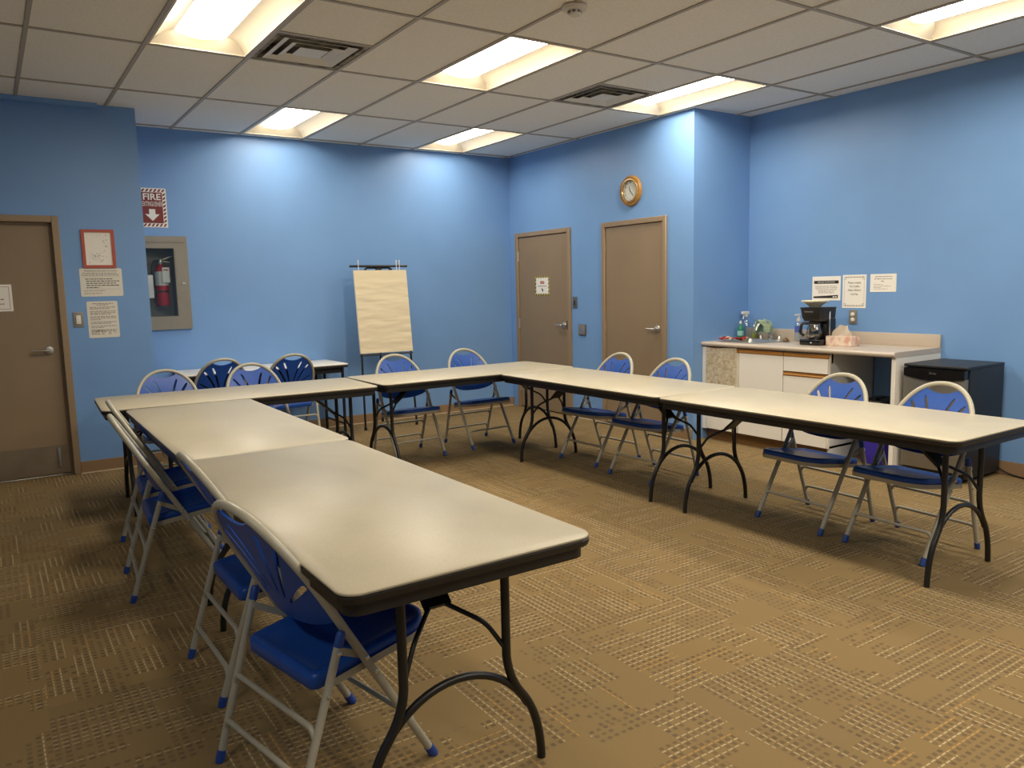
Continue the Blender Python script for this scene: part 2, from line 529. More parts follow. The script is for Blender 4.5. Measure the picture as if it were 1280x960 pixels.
# ------------------------------------------------------------------ ceiling
GX0, GY0, TX, TY = 4.5938, 4.0722, .6096, 1.2192
def gx(k): return GX0 + TX * k
def gy(j): return GY0 + TY * j
# lights: (col, row) cell = columns k..k+1, rows j..j+1
LIGHTS = {(-6, 0): 'lit recessed ceiling light nearest the left wall, cut by the top of the photo',
          (-3, 0): 'lit recessed ceiling light between the two air vents, in the middle of the ceiling',
          (0, 0): 'lit recessed ceiling light beside the second air vent, above the wall clock corner',
          (0, -2): 'lit recessed ceiling light at far right, above the coffee counter wall',
          (-4, 2): 'lit recessed ceiling light by the back wall, nearer the fire extinguisher',
          (-1, 2): 'lit recessed ceiling light by the back corner, above the two tan doors'}
HIDDEN = [(-3, -2), (-3, -4), (0, -4), (-6, -4), (-10, -3)]
VENTS = [(-5, .5, 'grey air vent with nested square louvres beside the leftmost ceiling light'),
         (-1, .5, 'grey air vent with nested square louvres beside the light over the clock corner')]
kx0, kx1 = -13, 3
jy0, jy1 = -7, 4
tiles = MB(); bars = MB()
cl = lambda v, a, b: max(a, min(b, v))
def tile(x0, x1, y0, y1):
    x0, x1 = cl(x0, XL - .05, XK + .05), cl(x1, XL - .05, XK + .05)
    y0, y1 = cl(y0, YF - .05, YB + .05), cl(y1, YF - .05, YB + .05)
    if x1 - x0 > .01 and y1 - y0 > .01:
        tiles.box(x0, x1, y0, y1, CH, CH + .015)
ventcells = {(k, 0): None for k, _, _ in VENTS}
for k in range(kx0, kx1 + 1):
    for j in range(jy0, jy1 + 1):
        if (k, j) in LIGHTS or (k, j) in HIDDEN and False: continue
        if (k, j) in ventcells:
            tile(gx(k), gx(k + 1), gy(j), gy(j) + TY / 2); continue
        tile(gx(k), gx(k + 1), gy(j), gy(j + 1))
tiles.build('ceiling', M['tile'], smooth=False, kind='structure')
bw = .012
for k in range(kx0, kx1 + 2):
    if XL < gx(k) < XK: bars.box(gx(k) - bw, gx(k) + bw, YF, YB, CH - .007, CH + .001)
for j in range(jy0, jy1 + 2):
    if YF < gy(j) < YB: bars.box(XL, XK, gy(j) - bw, gy(j) + bw, CH - .0065, CH + .001)
for k, _, _ in VENTS: bars.box(gx(k), gx(k + 1), gy(.5) - bw, gy(.5) + bw, CH - .0065, CH + .001)
# keep the bars from cutting through the entrance wall and the recess beyond it
bars.build('trim_5', M['grid'], smooth=False, kind='structure')

def troffer(k, j, label):
    cx, cy = gx(k + .5), gy(j + .5)
    root = empty('ceiling_light', (cx, cy, CH), 0, label, 'ceiling light', 'recessed ceiling lights')
    hx, hy = TX / 2 - .014, TY / 2 - .014
    d = .072; lx, ly = .150, hy - .09
    mb = MB()   # frame rim
    o, i = rrect(-hx - .004, hx + .004, -hy - .004, hy + .004, .002, 1), rrect(-hx + .012, hx - .012, -hy + .012, hy - .012, .002, 1)
    mb.loft([[(x, y, .002) for x, y in o], [(x, y, -.004) for x, y in o], [(x, y, -.004) for x, y in i], [(x, y, .002) for x, y in i]], closed=True)
    mb.build('frame', M['reflector'], root, smooth=False)
    # housing above
    mb = MB()
    mb.loft([[(-hx - .006, -hy - .006, .003), (hx + .006, -hy - .006, .003), (hx + .006, hy + .006, .003), (-hx - .006, hy + .006, .003)],
             [(-hx - .006, -hy - .006, d + .04), (hx + .006, -hy - .006, d + .04), (hx + .006, hy + .006, d + .04), (-hx - .006, hy + .006, d + .04)]], cap=False)
    mb.quad([(-hx - .006, -hy - .006, d + .04), (hx + .006, -hy - .006, d + .04), (hx + .006, hy + .006, d + .04), (-hx - .006, hy + .006, d + .04)])
    mb.build('housing', M['reflector'], root, smooth=False)
    for s in (-1, 1):   # curved side reflectors
        mb = MB(); n = 8; prof = []
        for q in range(n + 1):
            t = q / n
            prof.append((s * (hx - .012 + (lx - hx + .012) * t), d * math.sin(t * PI / 2) ** .8))
        for (xa, za), (xb, zb) in zip(prof, prof[1:]):
            mb.quad([(xa, -hy + .01, za), (xb, -hy + .01, zb), (xb, hy - .01, zb), (xa, hy - .01, za)])
        bmesh.ops.remove_doubles(mb.bm, verts=list(mb.bm.verts), dist=1e-6)
        mb.build('reflector', M['reflector'], root)
        mb = MB()       # end plates
        mb.quad([(-hx + .01, s * (hy - .012), 0), (hx - .01, s * (hy - .012), 0), (hx - .09, s * (hy - .095), d), (-hx + .09, s * (hy - .095), d)])
        mb.build('end_plate', M['reflector'], root, smooth=False)
    mb = MB(); n = 8    # lens, bowed slightly downwards
    for q in range(n):
        xa, xb = -lx + 2 * lx * q / n, -lx + 2 * lx * (q + 1) / n
        za, zb = d - .030 * (1 - (xa / lx) ** 2), d - .030 * (1 - (xb / lx) ** 2)
        mb.quad([(xa, -ly, za), (xa, ly, za), (xb, ly, zb), (xb, -ly, zb)])
    bmesh.ops.remove_doubles(mb.bm, verts=list(mb.bm.verts), dist=1e-6)
    mb.build('lens', M['lens_dim'] if j == 2 else M['lens'], root)
for (k, j), lab in LIGHTS.items(): troffer(k, j, lab)

# unseen lamps on the grid; the two leftmost added to brighten the nearest chair
for (k, j) in HIDDEN:
    ld = D.lights.new('unseen_ceiling_lamp', 'AREA'); ld.shape = 'RECTANGLE'; ld.size = .29; ld.size_y = 1.05
    ld.color = LIGHT_COL; ld.energy = LENS_STRENGTH * PI * .29 * 1.05 * {(-3, -2): 1.45, (-3, -4): 1.35, (0, -4): 1.35, (-10, -3): .75}.get((k, j), 1.0)
    lo = D.objects.new('unseen_ceiling_lamp', ld); COL.objects.link(lo); lo.location = (gx(k + .5), gy(j + .5), CH - .01)

for k, jj, lab in VENTS:
    cx, cy = gx(k + .5), gy(jj) + TY / 4
    root = empty('air_vent', (cx, cy, CH), 0, lab, 'air vent', 'ceiling air vents')
    h = TX / 2 - .012
    def ring(a, z): return [(x, y, z) for x, y in rrect(-a, a, -a, a, .004, 1)]
    mb = MB(); mb.loft([ring(h, .002), ring(h, -.003), ring(h - .030, -.003), ring(h - .036, .03), ring(h - .032, .03)], cap=False)
    mb.build('frame', M['vent_dirty'], root, smooth=False)
    mb = MB(); mb.loft([ring(h - .03, .004), ring(h - .03, .10)], cap=False); mb.quad([(-h, -h, .10), (h, -h, .10), (h, h, .10), (-h, h, .10)])
    mb.build('throat', M['vent_dirty'], root, smooth=False)
    for a0, a1 in ((.235, .190), (.165, .120)):
        mb = MB(); mb.loft([ring(a0, -.008), ring(a0 - .003, -.009), ring(a1 - .003, .008), ring(a1, .010)], closed=True)
        mb.build('louvre', M['vent'], root, smooth=False)
    mb = MB(); mb.loft([ring(.092, -.008), ring(.088, -.009), ring(.052, .002), ring(.050, .008)], cap=True)
    mb.build('centre_plate', M['vent'], root, smooth=False)

sd = empty('smoke_detector', (2.80, 3.49, CH - .004), 0, 'round white smoke detector on the ceiling at the top edge of the photo', 'smoke detector')
mb = MB(); mb.lathe([(.068, 0), (.070, -.008), (.062, -.022), (.04, -.024)], 28); mb.build('base', M['detector'], sd)
mb = MB(); mb.lathe([(.040, -.020), (.036, -.026), (.036, -.04), (.030, -.048), (0, -.050)], 24); mb.build('sensor_cap', M['detector'], sd)
mb = MB()
for k in range(8):
    a = 2 * PI * k / 8
    mb.box(.0355, .0375, -.009, .009, -.039, -.027, mtx=Matrix.Rotation(a, 4, 'Z'))
mb.build('sensor_slots', M['switch_grey'], sd, smooth=False)

# ------------------------------------------------------------------ doors
def lever(parent, mtx):
    mb = MB()
    mb.lathe([(.033, 0), (.034, .006), (.030, .012), (.014, .014), (.013, .045), (0, .046)], 24)
    pts = fillet([(0, 0, .038), (-.02, 0, .046), (-.115, 0, .040)], .02)
    mb.tube(pts, [.0105] * len(pts), 10, flat=.75)
    mb.bm.transform(mtx)
    return mb.build('door_handle', M['steel'], parent)

def door_on_right(idx, y0, y1, fw, ajar=0.0):
    root = D.objects.new('door_%d' % idx, None); COL.objects.link(root); root.location = (XR, (y0 + y1) / 2, 0); root['kind'] = 'structure'
    c = (y0 + y1) / 2; a0, a1 = y0 - c, y1 - c
    mb = MB()
    for (p, q, z0, z1) in ((a0, a0 + fw, 0, DH), (a1 - fw, a1, 0, DH), (a0 + fw, a1 - fw, DH - .048, DH)):
        mb.box(-.022, .10, p, q, z0, z1, .004, 1)
    mb.build('door_frame', M['frame'], root)
    mb = MB(); mb.box(-.006, .035, a0 + fw + .004, a1 - fw - .004, .012, DH - .052, .003, 1); mb.build('door_leaf', M['door'], root)
    mb = MB(); mb.box(.036, .05, a0 + fw - .01, a1 - fw + .01, 0.0, DH - .03); mb.build('door_stop', M['frame'], root, smooth=False)
    for z in (.25, 1.0, 1.78):
        mb = MB(); mb.tube([(-.012, a1 - fw - .001, z - .055), (-.012, a1 - fw - .001, z + .055)], .008, 8)
        mb.build('hinge', M['steel'] if idx == 2 else M['frame'], root)
    # lever on the side nearer the camera, pointing towards the hinges
    m_ = Matrix.Translation((-.006, a0 + fw + .07, 1.0)) @ ROT_RIGHT
    lever(root, m_)
    mb = MB(); mb.box(-.0235, -.004, a0 + fw - .006, a0 + fw + .006, .95, 1.05); mb.build('strike_plate', M['black'] if idx == 2 else M['frame'], root, smooth=False)
    return root
door_on_right(2, D2[0], D2[1], .055)
door_on_right(3, D3[0], D3[1], .05)

r1 = D.objects.new('door_1', None); COL.objects.link(r1); r1.location = (0, YS, 0); r1['kind'] = 'structure'
mb = MB(); fw = .05
for (p, q, z0, z1) in ((D1[0], D1[0] + fw, 0, DH + .01), (D1[1] - fw, D1[1], 0, DH + .01), (D1[0] + fw, D1[1] - fw, DH - .04, DH + .01)):
    mb.box(p, q, -.022, .11, z0, z1, .004, 1)
mb.build('door_frame', M['frame'], r1)
mb = MB()
mb.box(D1[0] + fw, D1[0] + fw + .012, .035, .05, 0, DH - .04); mb.box(D1[1] - fw - .014, D1[1] - fw, .032, .045, 0, DH - .04); mb.box(D1[0] + fw, D1[1] - fw, .032, .045, DH - .055, DH - .04)
mb.build('door_stop', M['frame'], r1, smooth=False)
mb = MB(); mb.box(D1[0] + fw + .004, D1[1] - fw - .004, .046, .088, .015, DH - .045, .003, 1); mb.build('door_leaf', M['door'], r1)
mb = MB(); mb.box(D1[0] + fw + .03, D1[1] - fw - .03, .0435, .0465, .03, .245); kp = mb.build('kick_plate', M['kick'], r1, smooth=False)
lever(r1, Matrix.Translation((.395, .046, 1.012)) @ ROT_BACK)
mb = MB()      # fold-down door holder on the kick plate
mb.box(.385, .41, .030, .0435, .07, .225, .003, 1); mb.tube([(.397, .036, .20), (.397, .018, .13), (.397, .022, .085)], .007, 8)
mb.build('door_holder', M['steel'], r1)
mb = MB(); mb.box(D1[0] + fw, D1[1] - fw, .03, .09, 0, .012, .003, 1); mb.build('threshold', M['steel'], r1)
# hall behind doors is never seen: doors are shut

pn = paper('door_notice', .28, .205, ROT_BACK, (.043, YS + .0455, 1.43), M['paper'], 'white notice with a thin red border taped on the left tan door', 'notice')
mb = MB()
for (a, b, c, d_) in ((-.122, .122, .084, .087), (-.122, .122, -.087, -.084), (.119, .122, -.087, .087), (-.122, -.119, -.087, .087)):
    mb.box(a, b, c, d_, .002, .0024)
mb.bm.transform(ROT_BACK); mb.build('border', M['ink_red'], pn, smooth=False)
lines(pn, on(ROT_BACK, 0, 0, .002), [(-.09, .085, -.010), (-.08, .09, -.046)], M['ink_red'], h=.008)

# ------------------------------------------------------------------ things on the left wall
fr = empty('framed_picture', (.798, YS, 1.805), 0, 'framed pale drawing in a red frame above two notices', 'picture')
mb = MB(); o, i = rrect(-.119, .119, -.152, .152, .002, 1), rrect(-.095, .095, -.130, .130, .002, 1)
mb.loft([[(x, y, 0) for x, y in o], [(x, y, .014) for x, y in o], [(x, y, .014) for x, y in i], [(x, y, .0) for x, y in i]], closed=True)
mb.bm.transform(ROT_BACK); mb.build('frame', M['red_frame'], fr, smooth=False)
mb = MB(); mb.box(-.0955, .0955, -.1305, .1305, 0, .006); mb.bm.transform(ROT_BACK); mb.build('print', M['paper'], fr, smooth=False)
mb = MB()
for k in range(40):
    x = random.gauss(-.02, .03); y = random.gauss(-.07, .022)
    x = cl(x, -.085, .085); y = cl(y, -.12, .12)
    mb.box(x, x + random.uniform(.002, .009), y, y + random.uniform(.002, .006), .006, .0063)
for k in range(14):
    x = cl(random.gauss(.03, .02), -.085, .085); y = cl(random.gauss(.03, .05), -.11, .115)
    mb.box(x, x + random.uniform(.002, .008), y, y + random.uniform(.002, .007), .006, .0063)
mb.bm.transform(ROT_BACK); mb.build('drawing_marks', M['ink_soft'], fr, smooth=False)

s2 = paper('notice', .305, .224, ROT_BACK, (.800, YS, 1.538), M['lamin'], 'wide laminated evacuation notice directly under the red framed picture', 'notice', .012)
text('Meeting Room Evacuation Procedures', .0165, M['ink'], s2, on(ROT_BACK, 0, .092, .0022), width=.235)
lines(s2, on(ROT_BACK, 0, 0, .002), [(-.13, .12, .072), (-.14, .13, .058)], M['ink'], h=.004)
lines(s2, on(ROT_BACK, 0, 0, .002), [(-.115, .08, .027), (-.11, .13, .010), (-.11, .105, -.007), (-.11, .125, -.024), (-.11, -.02, -.041)], M['ink'], h=.006)
lines(s2, on(ROT_BACK, 0, 0, .002), [(-.13, .02, -.068), (-.13, 0, -.088)], M['ink_soft'], h=.005)
mb = MB(); mb.box(-.14, .14, .0445, .0455, .002, .0023); mb.box(-.12, .14, -.0545, -.0535, .002, .0023); mb.bm.transform(ROT_BACK); mb.build('ruled_line', M['ink_soft'], s2, smooth=False)
s3 = paper('notice', .224, .294, ROT_BACK, (.790, YS, 1.240), M['lamin'], 'tall laminated notice lowest on the left wall, beside the light switch', 'notice', .012)
rows = [(-.07, .08, .128), (-.04, .05, .117)]
y = .098
for n_ in (2, 3, 3, 2, 2, 2):
    for q in range(n_):
        rows.append((-.092, .092 if q < n_ - 1 else random.uniform(-.04, .06), y)); y -= .0115
    y -= .009
rows += [(-.092, -.02, -.085), (-.06, .09, -.094), (-.092, -.03, -.106), (-.02, .01, -.106), (.03, .05, -.106), (.07, .09, -.106), (-.092, -.03, -.117), (-.02, .01, -.117), (.03, .05, -.117)]
lines(s3, on(ROT_BACK, 0, 0, .002), rows, M['ink_soft'], h=.0055)

sw = empty('light_switch', (.612, YS, 1.245), 0, 'grey light switch plate with white rocker beside the left door', 'light switch')
mb = MB(); mb.box(-.037, .037, -.008, 0, -.06, .06, .004, 2); mb.build('plate', M['cab_metal'], sw)
mb = MB(); mb.box(-.017, .017, -.014, -.007, -.034, .034, .003, 2); mb.build('rocker', M['white_plastic'], sw)

# ------------------------------------------------------------------ fire extinguisher sign + cabinet
fs = empty('fire_sign', (1.342, YB, 2.217), 0, 'red and white FIRE EXTINGUISHER sign with a down arrow on the back wall', 'sign')
mb = MB(); o = rrect(-.127, .127, -.176, .176, .008, 3); mb.loft([[(x, y, 0) for x, y in o], [(x, y, .003) for x, y in o]]); mb.bm.transform(ROT_BACK); mb.build('sign_plate', M['sign_white'], fs, smooth=False)
mb = MB(); mb.box(-.092, .092, -.138, .138, .003, .0034); mb.bm.transform(ROT_BACK); mb.build('red_field', M['red_sign'], fs, smooth=False)
mb = MB()
def stripe(p): mb.loft([[(x, y, .003) for x, y in p], [(x, y, .0034) for x, y in p]])
for k in range(7):
    x = -.118 + k * .034
    for y0, y1 in ((.142, .168), (-.168, -.142)):
        p = [(x, y0), (x + .017, y0), (min(x + .034, .118), y1), (min(x + .017, .117), y1)]
        stripe(p)
for k in range(8):
    y = -.135 + k * .034
    for x0, x1 in ((.096, .118), (-.118, -.096)):
        stripe([(x0, y), (x1, min(y + .015, .137)), (x1, min(y + .033, .138)), (x0, y + .018)])
mb.bm.transform(ROT_BACK); mb.build('hazard_stripes', M['red_sign'], fs, smooth=False)
text('FIRE', .080, M['sign_white'], fs, on(ROT_BACK, .004, .095, .0036), width=.150, bold=.0016)
text('EXTINGUISHER', .062, M['sign_white'], fs, on(ROT_BACK, .006, .032, .0036), width=.166)
mb = MB(); ar = [(-.026, -.012), (.026, -.012), (.026, -.058), (.060, -.058), (0, -.118), (-.060, -.058), (-.026, -.058)]
mb.loft([[(x, y, .0036) for x, y in ar], [(x, y, .0041) for x, y in ar]]); mb.bm.transform(ROT_BACK); mb.build('arrow', M['sign_white'], fs, smooth=False)

fc = empty('extinguisher_cabinet', (0, YB, 0), 0, 'grey steel cabinet with a glass door set in the back wall below the fire sign', 'cabinet')
mb = MB()
x0, x1, z0, z1 = FE
dp = .17
mb.box(x0, x1, dp - .006, dp, z0, z1); mb.box(x0, x0 + .004, .0, dp, z0, z1); mb.box(x1 - .004, x1, 0, dp, z0, z1)
mb.box(x0, x1, 0, dp, z0, z0 + .004); mb.box(x0, x1, 0, dp, z1 - .004, z1)
mb.build('cabinet_box', M['cab_dark'], fc, smooth=False)
mb = MB()
O = (1.152, 1.614, 1.105, 1.962); I = (x0 + .002, x1 - .005, z0 + .003, z1 - .003)
for (a, b, c, d_) in ((O[0], I[0], O[2], O[3]), (I[1], O[1], O[2], O[3]), (I[0], I[1], I[3], O[3]), (I[0], I[1], O[2], I[2])):
    mb.box(a, b, -.026, -.001, c, d_, .0, 1)
o = [(O[0] - .002, O[2]), (O[1] + .003, O[2]), (O[1] + .003, O[3]), (O[0] - .002, O[3])]
mb.build('door_frame', M['cab_metal'], fc, smooth=False)
mb = MB(); mb.box(O[0], O[1] - .02, -.031, -.0262, I[3] + .055, I[3] + .062); mb.box(I[1] + .008, I[1] + .011, -.029, -.0262, I[2], I[3]); mb.build('raised_bead', M['cab_metal'], fc, smooth=False)
mb = MB(); mb.box(I[0] - .001, I[1] + .001, -.012, -.008, I[2] - .001, I[3] + .001); mb.build('glass_pane', M['glass'], fc, smooth=False)
mb = MB(); mb.tube([(1.555, -.026, 1.53), (1.555, -.036, 1.53)], .009, 14); mb.box(1.562, 1.58, -.031, -.026, 1.523, 1.537); mb.build('latch', M['steel'], fc)
mb = MB(); mb.box(1.20, 1.296, -.060, -.0262, 1.40, 1.61, .006, 2); mb.build('pull_handle', M['frosted'], fc)
mb = MB(); mb.box(1.36, 1.44, .120, .166, 1.306, 1.3235); mb.box(1.385, 1.415, .15, .166, 1.3235, 1.66); mb.build('bracket', M['cab_metal'], fc, smooth=False)

ex = empty('fire_extinguisher', (1.392, YB + .088, 1.3245), 0, 'red fire extinguisher with black hose and white tag behind the cabinet glass', 'fire extinguisher')
mb = MB(); mb.lathe([(.050, 0), (.056, .006), (.057, .02), (.057, .315), (.050, .345), (.032, .370), (.020, .378), (.018, .388)], 32); tk = mb.build('tank', M['red_tank'], ex)
mb = MB(); mb.lathe([(.0575, .19), (.0578, .19), (.0578, .318), (.0575, .318)], 32, cap=False); mb.build('label_band', M['label_white'], tk)
mb = MB()
for k in range(9):
    for a0 in (-2.4, -1.9, -1.35):
        a = a0
        zz = .20 + k * .013
        pts = [(.0581 * math.cos(a + t * .13), .0581 * math.sin(a + t * .13), zz) for t in range(3)]
        mb.tube(pts, .0016, 4)
mb.build('label_print', M['ink_soft'], tk)
mb = MB(); mb.lathe([(.0575, .125), (.0582, .13), (.0582, .137), (.0575, .142)], 32, cap=False); mb.build('strap', M['black'], tk)
mb = MB(); mb.lathe([(.017, .385), (.020, .390), (.020, .425), (.012, .435), (0, .436)], 18); mb.build('valve', M['steel'], ex)
mb = MB(); mb.bar((.018, 0, .428), (.105, 0, .462), .022, .006); mb.bar((.018, 0, .412), (.085, 0, .405), .018, .005); mb.build('squeeze_handle', M['steel'], ex, smooth=False)
mb = MB(); mb.tube(fillet([(-.015, 0, .412), (-.055, -.01, .42), (-.080, -.02, .36), (-.078, -.02, .15), (-.064, -.02, .08)], .05), .010, 10); mb.build('hose', M['black'], ex)
mb = MB(); mb.box(.0, .062, -.0665, -.0645, .215, .355, .0, 1); mb.build('inspection_tag', M['label_white'], ex, smooth=False)
mb = MB(); mb.box(.01, .052, -.0672, -.0666, .325, .338); mb.build('tag_band', M['ink_red'], ex, smooth=False)

ol = empty('wall_outlet', (3.12, YB, .36), 0, 'white electrical outlet low on the back wall behind the far tables', 'outlet')
mb = MB(); mb.box(-.036, .036, -.006, 0, -.058, .058, .003, 2); mb.build('plate', M['white_plastic'], ol)
for z in (-.022, .022):
    mb = MB(); mb.box(-.016, .016, -.009, -.005, z - .014, z + .014, .004, 2); mb.build('socket', M['white_plastic'], ol)

# ------------------------------------------------------------------ things on the right wall
def right_local(mb): mb.bm.transform(ROT_RIGHT); return mb
dn = paper('door_warning_sign', .262, .210, ROT_RIGHT, (XR - .0075, 7.197, 1.432), M['paper'], 'white sign with a yellow and black striped border on the tan door nearest the corner', 'sign')
mb = MB()
def seg4(x0, x1, y0, y1): mb.box(x0, x1, y0, y1, .002, .0023)
seg4(-.131, .131, .089, .105); seg4(-.131, .131, -.105, -.089); seg4(-.131, -.115, -.089, .089); seg4(.115, .131, -.089, .089)
right_local(mb).build('yellow_border', M['yellow'], dn, smooth=False)
mb = MB()
for k in range(6):
    x = -.128 + k * .045
    for y0, y1 in ((.089, .105), (-.105, -.089)):
        p = [(x, y0), (x + .022, y0), (min(x + .034, .131), y1), (x + .012, y1)]
        mb.loft([[(a, b, .0023) for a, b in p], [(a, b, .0027) for a, b in p]])
for k in range(4):
    y = -.078 + k * .043
    for x0, x1 in ((-.131, -.115), (.115, .131)):
        p = [(x0, y), (x1, y + .010), (x1, y + .031), (x0, y + .021)]
        mb.loft([[(a, b, .0023) for a, b in p], [(a, b, .0027) for a, b in p]])
right_local(mb).build('black_stripes', M['ink'], dn, smooth=False)
lines(dn, on(ROT_RIGHT, 0, 0, .002), [(-.035, .03, .048), (-.035, .045, .036), (-.035, .045, .026)], M['ink_red'], h=.011)
lines(dn, on(ROT_RIGHT, 0, 0, .002), [(-.085, .085, -.004)], M['ink_soft'], h=.009)
mb = MB(); p = [(-.01, -.028), (.012, -.036), (.02, -.055), (.012, -.072), (-.002, -.05), (-.016, -.042)]
mb.loft([[(a, b, .002) for a, b in p], [(a, b, .0024) for a, b in p]]); right_local(mb).build('symbol', M['ink'], dn, smooth=False)

cr = empty('wall_switch', (XR, 6.612, 1.245), 0, 'small dark grey switch plate between the two tan doors, beside the first door frame', 'wall switch')
mb = MB(); mb.box(-.036, .036, -.062, .062, 0, .008, .003, 2); right_local(mb).build('plate', M['switch_grey'], cr)
mb = MB(); mb.box(-.010, .010, -.028, .022, .008, .014, .003, 2); right_local(mb).build('toggle', M['black'], cr)
pb = empty('door_push_button', (XR, 6.492, .957), 0, 'square steel door opener button with a wheelchair symbol between the tan doors', 'door button')
mb = MB(); mb.box(-.060, .060, -.058, .058, 0, .014, .004, 2); right_local(mb).build('housing', M['switch_grey'], pb)
mb = MB(); mb.box(-.052, .052, -.050, .050, .014, .020, .003, 2); right_local(mb).build('push_plate', M['cab_metal'], pb)
mb = MB()
n = 20
mb.tube([(.004 + .022 * math.cos(R(150 + 250 * k / n)), -.014 + .022 * math.sin(R(150 + 250 * k / n)), .021) for k in range(n + 1)], .0022, 6)
mb.tube([(-.006, .022, .021), (-.004, -.004, .021), (.016, -.004, .021), (.026, -.030, .021)], .0028, 6)
mb.lathe([(.0055, 0), (.0055, .002), (0, .002)], 14, mtx=Matrix.Translation((-.007, .032, .020)))
right_local(mb).build('wheelchair_symbol', M['label_blue'], pb)

ck = empty('wall_clock', (XR, 5.725, 2.316), 0, 'round wooden framed clock on the blue wall above the second tan door', 'clock')
mb = MB(); mb.lathe([(.148, 0), (.148, .012), (.140, .026), (.128, .030), (.122, .024), (.114, .034), (.104, .036), (.100, .028), (.100, .010), (0, .010)], 48)
right_local(mb).build('wooden_frame', M['clock_wood'], ck)
mb = MB(); mb.lathe([(.0995, .0105), (.0995, .014), (0, .014)], 40); right_local(mb).build('dial', M['paper'], ck)
mb = MB(); mb.lathe([(.101, .026), (.098, .031), (.094, .028)], 40, cap=False); right_local(mb).build('bezel', mat('brass_bezel', (.75, .58, .28), .2, .9), ck)
for h in range(1, 13):
    a = R(90 - 30 * h)
    text(str(h), .021, M['ink'], ck, on(ROT_RIGHT, .078 * math.cos(a), .078 * math.sin(a), .0146), name='numeral')
mb = MB()
for nm, ang, ln, w in (('hour_hand', 90 + 22, .046, .006), ('minute_hand', -48, .068, .0042)):
    a = R(ang); mb = MB()
    mb.bar((-.012 * math.cos(a), -.012 * math.sin(a), .0165), (ln * math.cos(a), ln * math.sin(a), .0165), w, .0012)
    right_local(mb).build(nm, M['ink'], ck, smooth=False)
mb = MB(); mb.lathe([(.1, .0285), (.06, .030), (0, .031)], 40, cap=False); right_local(mb).build('glass', M['glass'], ck)

# ------------------------------------------------------------------ kitchen corner
CZ = .893
cx0 = 5.365        # worktop front
y_l, y_r = YC - .002, 3.098
g = .002
bc = empty('base_cabinet', (5.70, 4.27, 0), 0, 'white base cabinet with oak finger pulls under the counter', 'cabinet')
mb = MB(); X, Y = 5.70, 4.27
CF = 5.405; cb0 = 3.635; cb1 = YC - .004
mb.box(CF - X, CF - X + .018, cb1 - .05 - Y, cb1 - Y, .10, CZ - .04)          # left filler
mb.box(CF + .018 - X, XK - g - X, cb1 - .018 - Y, cb1 - Y, .10, CZ - .04)
mb.box(CF + .018 - X, XK - g - X, cb0 - Y, cb0 + .018 - Y, .0, CZ - .04)
mb.box(CF + .018 - X, XK - g - X, cb0 - Y, cb1 - Y, .10, .118)
mb.box(XK - .012 - X, XK - g - X, cb0 - Y, cb1 - Y, .118, CZ - .04)
mb.box(CF + .018 - X, CF + .04 - X, cb0 - Y, cb1 - Y, CZ - .12, CZ - .04)
mb.build('carcass', M['lam_grey'], bc, smooth=False)
mb = MB(); mb.box(CF - .018 - X, CF - X + .018, cb1 - .045 - Y, cb1 + .0025 - Y, .10, CZ - .045); mb.box(CF + .0005 - X, CF + .018 - X, cb0 - Y, cb0 + .02 - Y, .10, CZ - .045)
mb.build('face_strip', M['lam_white'], bc, smooth=False)
def front(name, ya, yb, za, zb):
    mb = MB(); mb.box(CF - .018 - X, CF - X, ya + .002 - Y, yb - .002 - Y, za, zb - .034, .0015, 1)
    d = mb.build(name, M['lam_white'], bc)
    mb = MB()   # oak finger pull along the top
    prof = [(CF - .019, zb - .034), (CF - .024, zb - .022), (CF - .012, zb - .014), (CF - .018, zb - .002), (CF, zb - .002), (CF, zb - .034)]
    mb.loft([[(px - X, ya + .002 - Y, pz) for px, pz in prof], [(px - X, yb - .002 - Y, pz) for px, pz in prof]])
    mb.build('finger_pull', M['oak'], d, smooth=False)
front('door', 4.515, 4.872, .105, CZ - .048)
front('door', 4.055, 4.511, .105, CZ - .048)
front('drawer', 3.64, 4.051, .692, CZ - .048)
front('drawer', 3.64, 4.051, .105, .688)
mb = MB(); mb.box(CF + .045 - X, CF + .060 - X, cb0 + .02 - Y, cb1 - Y, 0, .0995); mb.build('toe_kick', M['kick_wood'], bc, smooth=False)

wt = empty('worktop', (5.69, 4.0, CZ), 0, 'beige laminate counter with backsplash and white end panel along the kitchen wall', 'counter')
X, Y = 5.69, 4.0
SK = (5.47, 5.87, 4.37, 4.80)      # sink cut-out
mb = MB()
for (a, b, c, d_) in ((cx0 + .018, SK[0], y_r, y_l), (SK[1], XK - g, y_r, y_l), (SK[0], SK[1], SK[3], y_l), (SK[0], SK[1], y_r, SK[2])):
    mb.box(a - X, b - X, c - Y, d_ - Y, -.038, 0)
n = 8   # rolled front edge
prof = [(cx0 + .018 - .018 * math.sin(PI * k / n), -.019 + .019 * math.cos(PI * k / n)) for k in range(n + 1)]
mb.loft([[(px - X, y_r - Y, pz) for px, pz in prof], [(px - X, y_l - Y, pz) for px, pz in prof]])
mb.build('top', M['counter'], wt)
mb = MB(); mb.box(XK - .022 - X, XK - g - X, y_r - Y, y_l - Y, .0, .098, .004, 2); mb.build('backsplash', M['counter'], wt)
mb = MB(); mb.box(cx0 + .03 - X, XK - g - X, y_r + .002 - Y, y_r + .034 - Y, -CZ, -.0385); mb.build('end_panel', M['lam_white'], wt, smooth=False)

